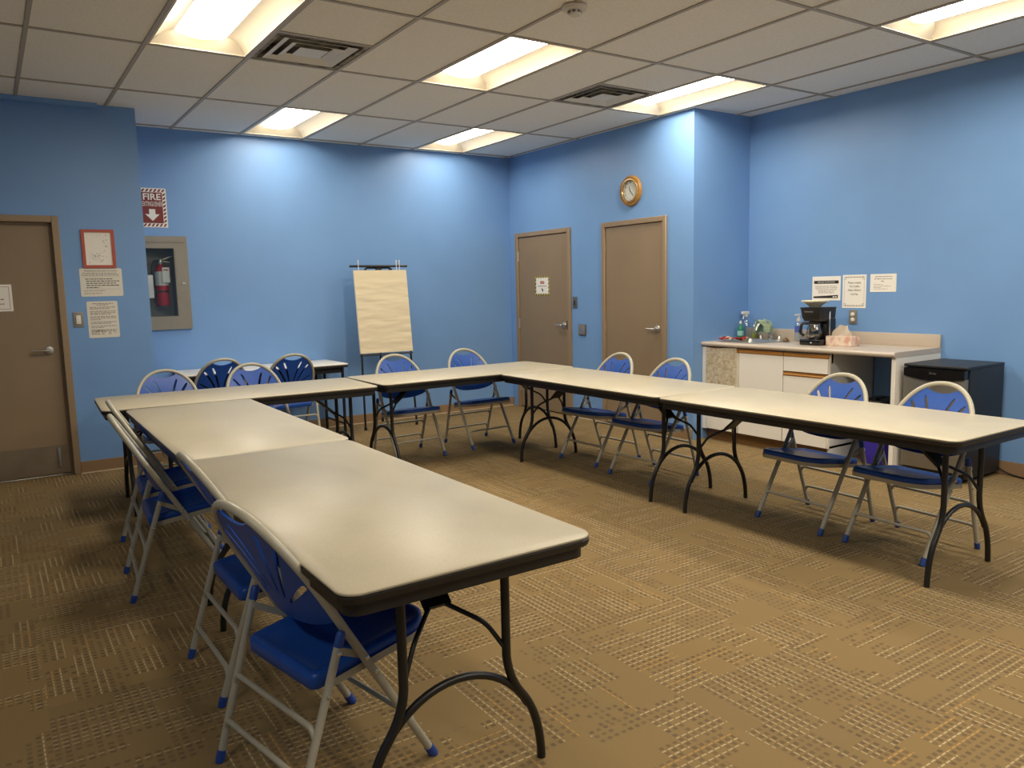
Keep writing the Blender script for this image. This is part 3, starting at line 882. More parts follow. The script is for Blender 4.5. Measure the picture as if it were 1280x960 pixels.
sk = empty('sink', ((SK[0] + SK[1]) / 2, (SK[2] + SK[3]) / 2, CZ), 0, 'stainless drop-in sink at the left end of the beige counter', 'sink')
mb = MB(); hx, hy = .2, .215
rr = lambda e, z: [(x, y, z) for x, y in rrect(-hx - e, hx + e, -hy - e, hy + e, .045 + min(e, 0), 5)]
mb.loft([rr(.022, .0005), rr(.022, .004), rr(.012, .006), rr(-.004, .005), rr(-.010, -.004), rr(-.018, -.15), rr(-.05, -.165)], cap=False)
vs = rr(-.05, -.165); mb.quad(vs)
mb.build('basin', M['steel'], sk)
mb = MB(); mb.lathe([(.035, -.1645), (.035, -.162), (.02, -.163), (0, -.163)], 20); mb.build('drain', M['steel'], sk)
fa = empty('faucet', (5.92, 4.60, CZ), 0, 'chrome sink faucet with a cloth hung over its spout', 'faucet')
mb = MB(); mb.lathe([(.028, 0.0005), (.028, .02), (.018, .03), (.015, .10), (0, .105)], 20)
mb.tube(fillet([(0, 0, .06), (-.01, 0, .17), (-.14, 0.02, .15), (-.165, .025, .09)], .05), .012, 12); mb.build('spout', M['steel'], fa)
for s in (-1, 1):
    mb = MB(); mb.lathe([(.022, .0005), (.020, .025), (.012, .035), (.012, .05), (0, .055)], 16, mtx=Matrix.Translation((0, s * .10, 0)))
    mb.bar((0, s * .10, .045), (-.05, s * .125, .055), .012, .009); mb.build('tap_handle', M['steel'], fa)

# dishcloth over the spout
cloth = MB(); nu, nv = 22, 12; rows = []
for i in range(nu + 1):
    u = i / nu
    row = []
    for j in range(nv + 1):
        v = j / nv - .5
        a = (u - .5) * 2
        drop = .118 * abs(a) ** 1.15
        xx = 5.855 + v * .12 + .010 * math.sin(7 * a + 3 * v)
        yy = 4.622 + .060 * math.tanh(2.4 * a) + .014 * math.sin(9 * v + 2 * a)
        zz = CZ + .187 - drop - .03 * v * v + .006 * math.sin(11 * v + 5 * a)
        row.append((xx, yy, max(zz, CZ + .012)))
    rows.append(row)
vv = [[cloth.bm.verts.new(p) for p in r_] for r_ in rows]
for i in range(nu):
    for j in range(nv): cloth.bm.faces.new((vv[i][j], vv[i][j + 1], vv[i + 1][j + 1], vv[i + 1][j]))
bmesh.ops.solidify(cloth.bm, geom=list(cloth.bm.faces), thickness=.004)
tag(cloth.build('dishcloth', M['cloth_green']), 'pale green and cream cloth draped over the sink faucet', 'cloth')

# red and white dishcloth crumpled at the front of the sink
cloth = MB(); nu, nv = 20, 14; vv = []
for i in range(nu + 1):
    row = []
    for j in range(nv + 1):
        u, v = i / nu - .5, j / nv - .5
        row.append(cloth.bm.verts.new((5.52 + v * .13 + .015 * math.sin(9 * u), 4.70 + u * .25 + .008 * math.sin(13 * v), CZ + .022 + .016 * abs(math.sin(7 * u + 4 * v)) + .012 * math.cos(9 * v) * math.sin(5 * u))))
    vv.append(row)
for i in range(nu):
    for j in range(nv): cloth.bm.faces.new((vv[i][j], vv[i][j + 1], vv[i + 1][j + 1], vv[i + 1][j]))
bmesh.ops.solidify(cloth.bm, geom=list(cloth.bm.faces), thickness=.012)
m = M['cloth_red']; gg = G(m); v_, (x_, y_, z_) = gg.xyz()
st = gg.m('LESS_THAN', gg.m('FRACT', gg.m('MULTIPLY', y_, 11.0)), .38)
gg.col(gg.mix(st, (.50, .030, .030), (.75, .62, .52)))
tag(cloth.build('dishcloth', M['cloth_red']), 'crumpled red and white dishcloth on the front edge of the sink', 'cloth')

def bottle(name, x, y, prof, m, label, cat, liquid=None, liq_m=None, cap=None, cap_m=None, lab=None, lab_m=None):
    root = empty(name, (x, y, CZ + .0065), 0, label, cat)
    mb = MB(); mb.lathe(prof, 24); b = mb.build('bottle', m, root)
    if liquid: mb = MB(); mb.lathe(liquid, 24); mb.build('liquid', liq_m, root)
    if cap: mb = MB(); mb.lathe(cap, 18); mb.build('cap', cap_m, root)
    if lab: mb = MB(); mb.lathe(lab, 24, cap=False); mb.build('label_wrap', lab_m, b)
    return root
sb = bottle('spray_bottle', 5.905, 4.862, [(.036, 0), (.038, .01), (.038, .12), (.030, .15), (.014, .18), (.013, .20)], M['clear_plastic'],
            'clear spray bottle in the corner of the counter, behind the green soap', 'spray bottle', cap=[(.015, .198), (.016, .222), (0, .222)], cap_m=M['white_plastic'])
mb = MB(); mb.box(-.055, .035, -.012, .012, .222, .250, .006, 2); mb.bar((-.028, 0, .225), (-.040, 0, .180), .01, .006, (1, 0, 0)); mb.build('trigger_head', M['white_plastic'], sb)
bottle('dish_soap', 5.80, 4.838, [(.026, 0), (.029, .01), (.029, .085), (.022, .11), (.010, .128), (.010, .14)], M['green'],
       'small green dish soap bottle with a white label beside the sink', 'soap bottle', cap=[(.011, .139), (.011, .152), (.006, .165), (0, .166)], cap_m=M['white_plastic'],
       lab=[(.0295, .03), (.0297, .03), (.0297, .075), (.0295, .075)], lab_m=mat('teal_label', (.30, .60, .55), .4))
bottle('soap_bottle', 5.895, 4.752, [(.032, 0), (.035, .01), (.035, .09), (.024, .125), (.011, .15), (.011, .165)], M['clear_plastic'],
       'clear bottle half full of yellow green soap, between the spray bottle and the faucet', 'soap bottle', liquid=[(.031, .004), (.033, .012), (.033, .058), (0, .058)], liq_m=M['yellow_soap'],
       cap=[(.012, .164), (.012, .178), (.006, .19), (0, .19)], cap_m=M['clear_plastic'])
sp = bottle('pump_dispenser', 5.90, 4.286, [(.030, 0), (.033, .008), (.033, .14), (.026, .155), (.013, .162), (.013, .170)], M['clear_plastic'],
            'clear hand soap pump bottle with a blue label behind the coffee maker', 'soap dispenser', liquid=[(.028, .004), (.0315, .012), (.0315, .09), (0, .09)], liq_m=mat('clear_gel', (.62, .66, .74), .1),
            cap=[(.016, .168), (.016, .192), (.008, .196), (.006, .225), (0, .225)], cap_m=M['white_plastic'])
mb = MB(); mb.bar((.01, 0, .229), (-.045, 0, .226), .018, .010); mb.build('pump_spout', M['white_plastic'], sp, smooth=False)
mb = MB(); mb.lathe([(.0335, .075), (.0338, .075), (.0338, .125), (.0335, .125)], 24, cap=False); mb.build('label_wrap', M['label_blue'], sp)

sn = empty('sink_strainer', (5.78, 4.325, CZ), 0, 'dark sink strainer in a silver dish to the right of the sink', 'strainer')
mb = MB(); mb.lathe([(.020, .0005), (.030, .006), (.036, .012), (.032, .013), (0, .010)], 20); mb.build('dish', M['steel'], sn)
mb = MB(); mb.lathe([(.024, .011), (.022, .022), (.010, .036), (.004, .040), (0, .040)], 16); mb.build('basket', M['kick_wood'], sn)
pl = MB(); pl.lathe([(.0, .0005), (.018, .0005), (.018, .008), (.010, .014), (0, .016)], 18)
tag(pl.build('sink_plug', M['white_plastic'], loc=(5.80, 4.45 - .07 + .035, CZ)), 'small white sink plug between the sink and the strainer', 'sink plug')

# coffee maker
cm = empty('coffee_maker', (5.685, 3.945, CZ + .001), 0, 'black drip coffee maker with a glass carafe on the beige counter', 'coffee maker')
mb = MB(); mb.box(-.115, .115, -.092, .092, 0, .048, .010, 3); mb.build('base', M['black_gloss'], cm)
mb = MB(); mb.box(.005, .115, -.090, .090, .045, .215, .010, 3); mb.build('water_tank', M['black_gloss'], cm)
mb = MB()
r_ = lambda a, b, z: [(x, y, z) for x, y in rrect(-a, .115, -b, b, .02, 4)]
mb.loft([r_(.085, .080, .195), r_(.100, .090, .225), r_(.112, .096, .296), r_(.116, .100, .300), r_(.116, .100, .308)]); mb.build('brew_housing', M['black'], cm)
mb = MB(); mb.box(-.1155, -.108, -.03, .05, .268, .279); mb.build('name_plate', M['switch_grey'], cm, smooth=False)
mb = MB(); mb.box(.02, .032, -.0945, -.089, .075, .275, .002, 1); mb.build('water_gauge', M['steel'], cm)
mb = MB(); mb.lathe([(.006, 0), (.006, .004), (0, .004)], 12, mtx=Matrix.Translation((-.1145, -.02, .022)) @ Matrix.Rotation(R(-90), 4, 'Y')); mb.build('power_button', M['white_plastic'], cm)
mb = MB(); T_ = Matrix.Translation((-.045, 0, .049)); mb.lathe([(.048, 0), (.062, .02), (.066, .05), (.060, .085), (.048, .115), (.046, .125)], 28, cap=False, mtx=T_); ca = mb.build('carafe', M['carafe'], cm)
mb = MB(); mb.lathe([(.049, .122), (.052, .125), (.052, .138), (.03, .144), (0, .145)], 24, mtx=T_); mb.build('carafe_lid', M['black'], ca)
mb = MB(); mb.tube(fillet([(-.065, .045, .175), (-.095, .085, .180), (-.105, .095, .10), (-.085, .068, .075)], .03), .012, 8, flat=1.6); mb.build('carafe_handle', M['black'], ca)
cf = empty('coffee_filters', (5.67, 3.965, CZ + .3095), 0, 'stack of fluted paper coffee filters on top of the coffee maker', 'coffee filters')
mb = MB(); n = 64
for q in range(3):
    ringf = lambda rad, z, am: [(rad * (1 + am * math.sin(2 * PI * 16 * k / n)) * math.cos(2 * PI * k / n), rad * (1 + am * math.sin(2 * PI * 16 * k / n)) * math.sin(2 * PI * k / n), z) for k in range(n)]
    z = q * .004
    mb.loft([ringf(.040, z, 0), ringf(.060, z + .018, .02), ringf(.085, z + .036, .04), ringf(.104, z + .046, .05), ringf(.102, z + .048, .05), ringf(.06, z + .022, .02), ringf(.038, z + .003, 0)])
mb.build('filter_stack', M['filter'], cf)
tb = empty('tissue_box', (5.71, 3.735, CZ + .001), R(2), 'printed pink and cream tissue box on the counter beside the coffee maker', 'tissue box')
mb = MB(); mb.box(-.058, .058, -.112, .112, 0, .078, .002, 1); mb.build('carton', M['carton'], tb)
mb = MB(); vv = []
for i in range(13):
    row = []
    for j in range(9):
        u, v = i / 12 - .5, j / 8
        w = .100 * (1 - .38 * v ** 2)
        row.append(mb.bm.verts.new((.012 * math.sin(8 * u + 3 * v) * (1 + v) + .01 * (v - .5), u * 2 * w * .85, .074 + v * .088 - .016 * v * (2 * u) ** 4 + .006 * math.sin(14 * u))))
    vv.append(row)
for i in range(12):
    for j in range(8): mb.bm.faces.new((vv[i][j], vv[i + 1][j], vv[i + 1][j + 1], vv[i][j + 1]))
bmesh.ops.solidify(mb.bm, geom=list(mb.bm.faces), thickness=.022)
mb.build('tissue', M['tissue'], tb)

# towel hanging on the first cabinet door
mb = MB(); vv = []; nu, nv = 24, 20
for i in range(nu + 1):
    row = []
    for j in range(nv + 1):
        u, v = i / nu, j / nv
        y = 4.867 - u * .345; z = CZ - .046 - v * .375 - .006 * math.sin(5 * u)
        x = CF - .0325 - .006 * (math.sin(17 * u + 1.5 * v) * .6 + math.sin(9 * u + 3) * .4) * (.4 + .6 * v)
        row.append(mb.bm.verts.new((x, y, z)))
    vv.append(row)
for i in range(nu):
    for j in range(nv): mb.bm.faces.new((vv[i][j], vv[i][j + 1], vv[i + 1][j + 1], vv[i + 1][j]))
bmesh.ops.solidify(mb.bm, geom=list(mb.bm.faces), thickness=.006)
tag(mb.build('hand_towel', M['towel']), 'mottled cream hand towel hanging on the leftmost white cabinet door', 'towel')

# papers above the counter
k1 = paper('notice', .272, .205, ROT_RIGHT, (XK, 4.094, 1.350), M['paper'], 'white notice with black bands top and bottom, left of the papers above the counter', 'notice')
mb = MB(); mb.box(-.118, .118, .040, .066, .002, .0024)
p = [(-.122, -.083), (.114, -.083), (.114, -.056), (-.122, -.068)]
mb.loft([[(a, b, .002) for a, b in p], [(a, b, .0024) for a, b in p]])
right_local(mb).build('black_band', M['ink_brown'], k1, smooth=False)
text('NOTICE TO PATRONS', .017, M['sign_white'], k1, on(ROT_RIGHT, 0, .053, .0026), width=.16)
lines(k1, on(ROT_RIGHT, 0, 0, .002), [(-.105, .10, .018), (-.105, .105, .004), (-.09, .10, -.010), (-.075, .08, -.024), (-.075, .075, -.037)], M['ink_soft'], h=.005)
lines(k1, on(ROT_RIGHT, 0, 0, .0021), [(.065, .105, -.072)], M['sign_white'], h=.010)
k2 = paper('notice', .213, .275, ROT_RIGHT, (XK, 3.832, 1.322), M['paper'], 'tall white notice with an ornamental border asking to empty the coffee maker', 'notice')
mb = MB()
for k in range(13):
    x = -.078 + k * .013
    for y in (.118, -.118):
        mb.lathe([(.0042 if k % 2 else .006, .002), (.0042 if k % 2 else .006, .0024), (0, .0024)], 8, mtx=Matrix.Translation((x, y, 0)))
for k in range(14):
    y = -.098 + k * .015
    for x in (-.090, .090):
        mb.lathe([(.003, .002), (.003, .0024), (0, .0024)], 8, mtx=Matrix.Translation((x, y, 0)))
for x in (-.082, .082):
    for y in (-.110, .110):
        mb.tube([(x + .010 * math.cos(2 * PI * k / 12), y + .010 * math.sin(2 * PI * k / 12), .0022) for k in range(12)], .0015, 4, closed=True)
right_local(mb).build('ornamental_border', M['ink_soft'], k2, smooth=False)
for i, tx in enumerate(('Please empty', 'The Coffee', 'Maker Before', 'Leaving')):
    text(tx, .023, M['ink'], k2, on(ROT_RIGHT, 0, .072 - i * .031, .0024), shear=.25, width=(.12, .092, .115, .065)[i])
k3 = paper('notice', .220, .144, ROT_RIGHT, (XK, 3.581, 1.388), M['paper'], 'small plain white notice, right of the papers above the counter', 'notice')
lines(k3, on(ROT_RIGHT, 0, 0, .002), [(-.07, .075, .050), (-.075, .075, .032), (-.018, .015, .014)], M['ink_soft'], h=.006)
lines(k3, on(ROT_RIGHT, 0, 0, .002), [(-.08, 0, -.012), (-.08, .07, -.026), (-.08, -.02, -.036), (-.08, .04, -.048)], M['ink_soft'], h=.003)
ko = empty('wall_outlet', (XK, 3.835, 1.110), 0, 'grey outlet plate with white plugs under the bordered notice above the counter', 'outlet')
mb = MB(); mb.box(-.036, .036, -.058, .058, 0, .006, .003, 2); right_local(mb).build('plate', M['cab_metal'], ko)
for z in (.022, -.022):
    mb = MB(); mb.lathe([(.017, .006), (.017, .012), (.014, .014), (0, .014)], 18, mtx=Matrix.Translation((0, z, 0))); right_local(mb).build('socket', M['white_plastic'], ko)

# bar fridge
fx0, fx1, fy0, fy1, fh = 5.44, 5.965, 2.63, 3.068, .815
fg = empty('mini_fridge', ((fx0 + fx1) / 2, (fy0 + fy1) / 2, 0), 0, 'black bar fridge with grey steel door beside the counter end panel', 'fridge')
X, Y = (fx0 + fx1) / 2, (fy0 + fy1) / 2
mb = MB(); mb.box(fx0 + .05 - X, fx1 - X, fy0 - Y, fy1 - Y, .03, fh - .012, .004, 2); mb.build('body', M['fridge_side'], fg)
mb = MB(); mb.box(fx0 + .005 - X, fx1 - X, fy0 - .003 - Y, fy1 + .003 - Y, fh - .022, fh, .008, 3); mb.build('top_panel', M['fridge_side'], fg)
mb = MB(); mb.box(fx0 - X, fx0 + .045 - X, fy0 + .006 - Y, fy1 - .002 - Y, .075, fh - .085, .006, 2); dr = mb.build('door', M['fridge_door'], fg)
mb = MB(); prof = []
n = 12
hw = (fy1 - fy0) / 2 - .003
mb.loft([[(fx0 + .045 - X, -hw + .006 + 2 * (hw - .006) * k / n, fh - .024) for k in range(n + 1)] + [(fx0 + .045 - X, hw - .006 - 2 * (hw - .006) * k / n, fh - .085 - .022 * math.sin(PI * k / n)) for k in range(n + 1)],
         [(fx0 - .012 - .008 * math.sin(PI * k / n) - X, -hw + .006 + 2 * (hw - .006) * k / n, fh - .026) for k in range(n + 1)] + [(fx0 - .012 - .008 * math.sin(PI * k / n) - X, hw - .006 - 2 * (hw - .006) * k / n, fh - .083 - .022 * math.sin(PI * k / n)) for k in range(n + 1)]])
mb.build('handle_band', M['black_gloss'], dr)
text('Danby', .020, M['steel'], dr, on(ROT_RIGHT, 0, fh - .055, -(fx0 - .0215 - X)), width=.050, shear=.2)
mb = MB()
for sx in (fx0 + .08 - X, fx1 - .05 - X):
    for sy in (-.17, .17): mb.lathe([(.018, 0), (.018, .03)], 12, mtx=Matrix.Translation((sx, sy, 0)))
mb.build('feet', M['black'], fg)
mb = MB(); mb.box(fx0 + .03 - X, fx0 + .05 - X, fy0 + .02 - Y, fy1 - .02 - Y, .03, .075); mb.build('kick_grille', M['black'], fg, smooth=False)
mb = MB(); pts = fillet([(5.972, 2.72, .10), (5.975, 2.58, .012), (5.94, 2.45, .0075), (5.90, 2.30, .0075), (5.915, 2.05, .0075), (5.96, 1.7, .0075)], .08)
mb.tube(pts, .006, 8); tag(mb.build('power_cord', M['black']), 'black power cord lying on the carpet by the fridge along the baseboard', 'cord')

# bin under the counter
bn = empty('waste_bin', (5.72, 3.385, 0), 0, 'blue bin with a clear bag and black rim in the gap under the counter', 'bin')
mb = MB()
q = lambda e, z: [(x, y, z) for x, y in rrect(-.17 - e, .17 + e, -.115 - e, .115 + e, .03, 4)]
mb.loft([q(-.03, .0), q(-.028, .004), q(0, .43), q(-.004, .43), q(-.034, .01)], cap=True); mb.build('bin_body', M['bin_blue'], bn)
mb = MB(); mb.loft([q(.006, .415), q(.014, .42), q(.014, .46), q(-.012, .498), q(-.10, .505)], cap=True); mb.build('rim', M['black'], bn)
mb = MB(); ringb = lambda e, z, a: [(x * (1 + a * math.sin(17 * i)), y * (1 + a * math.cos(13 * i)), z) for i, (x, y) in enumerate(rrect(-.175 - e, .175 + e, -.12 - e, .12 + e, .03, 4))]
mb.loft([ringb(.012, .415, .0), ringb(.012, .34, .015), ringb(.010, .25, .03), ringb(.012, .215, .04)], cap=False); mb.build('bag', M['bag_'], bn)

# ------------------------------------------------------------------ flip chart easel
ea = empty('flip_chart_easel', (3.42, 7.46, 0), R(-3), 'black flip chart easel holding a cream paper pad against the back wall', 'easel')
lean = .10   # metres the top leans back over the height
def lp(x, z, off=0.0): return (x, off + .10 * (z - .78) / .85, z)
mb = MB(); mb.tube([lp(-.315, 1.672, -.01), lp(.315, 1.672, -.01)], .0115, 10); mb.build('top_bar', M['black'], ea)
mb = MB(); mb.tube(fillet([lp(-.15, 1.635, .012), lp(-.12, 1.655, .012), lp(.12, 1.655, .012), lp(.15, 1.635, .012)], .01), .009, 8); mb.box(-.03, .03, .09, .125, 1.62, 1.66, .004, 1); mb.build('head_bracket', M['black'], ea)
for s in (-1, 1):
    mb = MB(); mb.tube([lp(s * .13, 1.64, .03), (s * .27, -.02, 0.78), (s * .285, -.075, 0.012)], .011, 10)
    lg = mb.build('leg', M['black'], ea)
    mb = MB(); mb.lathe([(.015, 0), (.015, .03), (.011, .04)], 12, mtx=Matrix.Translation((s * .285, -.075, 0))); mb.build('rubber_foot', M['black'], lg)
mb = MB(); mb.tube([lp(0, 1.63, .04), (.02, .20, .9), (.06, .325, .012)], .010, 10); lg = mb.build('leg', M['black'], ea)
mb = MB(); mb.lathe([(.014, 0), (.014, .03), (.010, .04)], 12, mtx=Matrix.Translation((.06, .325, 0))); mb.build('rubber_foot', M['black'], lg)
mb = MB(); mb.tube([(-.29, -.028, .765), (.29, -.028, .765)], .008, 8); mb.build('pad_ledge', M['black'], ea)
for x in (-.225, .190, .225):
    mb = MB(); mb.tube(fillet([lp(x, 1.615, -.012), lp(x, 1.72, -.03), lp(x + .008, 1.735, 0), lp(x + .008, 1.67, .012)], .01), .004, 6)
    mb.build('hanging_clip', M['label_white'], ea)
pd = empty('flip_chart_pad', (3.42, 7.46, 0), R(-3), 'cream wrinkled flip chart paper pad hanging on the black easel', 'paper pad')
mb = MB(); nu, nv = 24, 90; vv = []
for i in range(nu + 1):
    row = []
    for j in range(nv + 1):
        u, v = i / nu, j / nv
        x = -.288 + .576 * u; z = 1.63 - .845 * v
        w = .0034 * (noise.noise(Vector((u * 2.2, v * 17, 1.3))) + .6 * noise.noise(Vector((u * 4.5, v * 36, 7.7))))
        w *= min(1, v * 5) * (1 if v < .97 else .4)
        row.append(mb.bm.verts.new((x, .10 * (z - .78) / .85 - .042 + w, z)))
    vv.append(row)
for i in range(nu):
    for j in range(nv): mb.bm.faces.new((vv[i][j], vv[i][j + 1], vv[i + 1][j + 1], vv[i + 1][j]))
mb.build('top_sheet', M['pad'], pd, angle=180)
mb = MB(); mb.loft([[(-.288, .10 * (z - .78) / .85 + o, z), (.288, .10 * (z - .78) / .85 + o, z), (.288, .10 * (z - .78) / .85 + o2, z), (-.288, .10 * (z - .78) / .85 + o2, z)] for z, o, o2 in ((.785, -.036, -.018), (1.63, -.036, -.018))])
mb.build('pad_stack', M['pad_edge'], pd, smooth=False)

# ------------------------------------------------------------------ folding tables
TZ = .720
def make_table(L, W, name, label, group):
    """long side along x"""
    root = empty(name, (0, 0, 0), 0, label, 'table', group)
    hl, hw = L / 2, W / 2
    ring = lambda e, z, r=.055: [(x, y, z) for x, y in rrect(-hl + e, hl - e, -hw + e, hw - e, r - e * .6, 7)]
    mb = MB(); mb.loft([ring(.004, TZ - .010), ring(.0015, TZ - .007), ring(.0015, TZ - .003), ring(.005, TZ)]); mb.build('tabletop', M['top'], root)
    mb = MB(); mb.loft([ring(.012, TZ - .032), ring(.003, TZ - .030), ring(.0, TZ - .024), ring(.0, TZ - .012), ring(.004, TZ - .0095), ring(.03, TZ - .0095)], cap=False)
    mb.quad(ring(.012, TZ - .032)); mb.build('edge_band', M['black_edge'], root)
    mb = MB(); mb.loft([ring(.020, TZ - .032), ring(.020, TZ - .066), ring(.024, TZ - .068), ring(.034, TZ - .068), ring(.034, TZ - .032)], cap=False); mb.build('apron', M['black_edge'], root)
    zt = TZ - .0325
    xl = hl - .155
    hf, ht = .283, .165
    for s in (-1, 1):
        x = s * xl
        for t in (-1, 1):
            pts = [Vector((x, t * ht, zt)), Vector((x, t * ht, .36))] + arc((x, t * ht, .36), (x, t * (ht + .006), .285), (x, t * (ht + .052), .225), 8)[1:] + \
                  arc((x, t * (ht + .052), .225), (x, t * (hf - .003), .145), (x, t * hf, .0), 12)[1:]
            mb = MB(); mb.tube(pts, .0132, 12); mb.build('leg', M['black'], root)
        a = []
        n = 28
        for k in range(n + 1):
            th = PI * k / n
            yy, zz = (hf - .004) * math.cos(th), .335 * max(math.sin(th), 0) ** .92
            a.append((x - s * .004, yy, max(zz, 0)))
        a = [p for p in a if p[2] > .165]
        mb = MB(); mb.tube(a, .0115, 10); mb.build('leg_arch', M['black'], root)
        # folding brace: hinge plate under the top, two rods down to the legs
        mb = MB()
        xi = x - s * .30
        pa, pb = Vector((xi, 0, zt - .004)), Vector((x - s * .10, 0, .515))
        mb.bar(pa, pb, .085, .014, (s * 1, 0, 1)); br = mb.build('brace_plate', M['black'], root, smooth=False)
        for t in (-1, 1):
            pts = fillet([pb + Vector((s * -.01, t * .022, .004)), (x - s * .03, t * (ht - .05), .462), (x, t * (ht - .006), .385)], .03)
            mb = MB(); mb.tube(pts, .0075, 8); mb.build('brace_rod', M['black'], br)
        mb = MB(); mb.bar((x, -ht - .03, zt - .006), (x, ht + .03, zt - .006), .035, .010); mb.build('leg_mount', M['black'], root, smooth=False)
    for s in (-1, 1):
        mb = MB(); mb.lathe([(.0, -.004), (.008, -.003), (.008, 0)], 10, mtx=Matrix.Translation((s * (hl - .045), -(hw - .045), TZ - .032)))
        mb.build('glide_button', M['rivet'], root)
    return root

TAB = [  # centre x, y, angle, label
    (1.005, 2.571, 90, 'nearest folding table, its rounded end closest to the camera in the foreground'),
    (1.034, 4.405, 90 - .7, 'second folding table of the left row, between the nearest table and the far corner table'),
    (1.473, 5.722, -2.6, 'folding table across the far left corner, beside the left wall notices'),
    (3.335, 5.726, 0, 'folding table across the back in front of the flip chart easel'),
    (3.816, 4.420, 90 - .5, 'folding table in the right row in front of the two tan doors'),
    (3.790, 2.584, 90 - .3, 'nearest table of the right row, in front of the counter and black fridge')]
t0 = make_table(1.828, .762, 'folding_table', TAB[0][3], 'folding tables set in a U')
for i, (x, y, a, lab) in enumerate(TAB):
    o = t0 if i == 0 else copy_tree(t0)
    o.location = (x, y, 0); o.rotation_euler.z = R(a); o['label'] = lab

st = empty('side_table', (2.155, 7.528, 0), 0, 'narrow grey side table with black legs standing against the back wall', 'table')
hl, hw = .755, .30
ring = lambda e, z, r=.02: [(x, y, z) for x, y in rrect(-hl + e, hl - e, -hw + e, hw - e, r - e * .3, 4)]
mb = MB(); mb.loft([ring(.003, .706), ring(.0, .710), ring(.0, .716), ring(.004, .720)]); mb.build('tabletop', M['lam_white'], st)
mb = MB(); mb.loft([ring(.004, .684), ring(.0, .688), ring(.0, .7055)]); mb.build('edge_band', M['black_edge'], st)
mb = MB(); mb.loft([ring(.05, .6835), ring(.05, .63), ring(.058, .63), ring(.058, .6835)], cap=False); mb.build('apron', M['black_edge'], st)
for s in (-1, 1):
    for t in (-1, 1):
        mb = MB(); mb.tube([(s * (hl - .045), t * (hw - .05), .6835), (s * (hl - .045), t * (hw - .05), 0)], .0145, 12); mb.build('leg', M['black'], st)
    mb = MB(); mb.tube([(s * (hl - .045), -(hw - .05), .12), (s * (hl - .045), hw - .05, .12)], .010, 10); mb.build('crossbar', M['black'], st)
mb = MB(); mb.box(-.60, .60, .16, .175, .36, .682); mb.build('modesty_panel', M['black_edge'], st, smooth=False)

# ------------------------------------------------------------------ folding chairs
def hx_(z): return .24 - .585 * z
HW, ZS, ZT = .222, .580, .852
def hoop_pt(t):
    """upper arc, t 0..pi"""
    c, s_ = math.cos(t), math.sin(t)
    e = .92
    y = HW * math.copysign(abs(c) ** e, c)
    z = ZS + (ZT - ZS) * abs(s_) ** e
    return Vector((hx_(z), y, z))

def make_backrest(root):
    # outline in (y, z)
    out = []
    yb = .206
    n = 14
    for k in range(n + 1):                      # bottom edge, left to right
        y = -yb + 2 * yb * k / n
        out.append((y, .488 + .040 * abs(y / yb) ** 2.6))
    arcp = []
    for k in range(0, 41):
        p = hoop_pt(PI * k / 40)
        sc = (HW - .010) / HW
        arcp.append((p.y * sc, ZS + (p.z - ZS) * .966))
    right = [q for q in arcp if q[0] > .080]
    left = [q for q in arcp if q[0] < -.080]
    zt = right[-1][1]
    notch = []
    for k in range(1, 12):
        a = k / 12; y = .080 - .160 * a
        notch.append((y, zt - .002 - .022 * math.sin(PI * a) ** .7))
    out += right + notch + left
    slots = []
    for (y0, y1, y2, zb, zt_, w) in ((.018, .036, .082, .575, .782, .0080), (.040, .084, .150, .566, .750, .0085), (.060, .120, .182, .556, .640, .0080)):
        for s in (1, -1):
            pts = arc((s * y0, zb, 0), (s * y1, zb + (zt_ - zb) * .55, 0), (s * y2, zt_, 0), 12)
            L_, R_ = [], []
            for i, p in enumerate(pts):
                a = pts[max(i - 1, 0)]; b = pts[min(i + 1, len(pts) - 1)]
                d = (b - a).normalized(); nn = Vector((-d.y, d.x, 0))
                ww = w * (.55 + .45 * min(1, i / 5)) * (1 if 0 < i < len(pts) - 1 else .55)
                L_.append((p + nn * ww)[:2]); R_.append((p - nn * ww)[:2])
            slots.append(L_ + R_[::-1])
    def inside(p, poly):
        c = False; j = len(poly) - 1
        for i in range(len(poly)):
            xi, yi = poly[i]; xj, yj = poly[j]
            if (yi > p[1]) != (yj > p[1]) and p[0] < (xj - xi) * (p[1] - yi) / (yj - yi) + xi: c = not c
            j = i
        return c
    verts, edges = [], []
    for poly in [out] + slots:
        b = len(verts); verts += [Vector(q) for q in poly]
        edges += [(b + i, b + (i + 1) % len(poly)) for i in range(len(poly))]
    for i in range(-11, 12):
        for j in range(22):
            q = (i * .018 + (.009 if j % 2 else 0), .50 + j * .016)
            if inside(q, out) and not any(inside(q, s_) for s_ in slots):
                if min((Vector(q) - v).length for v in verts) > .008: verts.append(Vector(q))
    V, E_, F_ = delaunay_2d_cdt(verts, edges, [], 0, 1e-6)[:3]
    bm = bmesh.new()
    def m3(q):
        y, z = q
        t = cl((z - .49) / .37, 0, 1)
        bul = (.006 + .046 * (1 - t) ** 1.5) * (1 - (y / .215) ** 2)
        skirt = .012 * max(0, 1 - (z - .49) / .05) if z < .54 else 0
        return (hx_(z) + .006 - max(bul, 0) + skirt * .3, y, z)
    bv = [bm.verts.new(m3(q)) for q in V]
    for fc_ in F_:
        c = (sum(V[i][0] for i in fc_) / 3, sum(V[i][1] for i in fc_) / 3)
        if inside(c, out) and not any(inside(c, s_) for s_ in slots):
            bm.faces.new([bv[i] for i in fc_])
    for v in list(bm.verts):
        if not v.link_faces: bm.verts.remove(v)
    bmesh.ops.recalc_face_normals(bm, faces=list(bm.faces))
    bmesh.ops.solidify(bm, geom=list(bm.faces), thickness=.007)
    mb = MB(); mb.bm.free(); mb.bm = bm
    return mb.build('backrest', M['chair_blue'], root, angle=50)

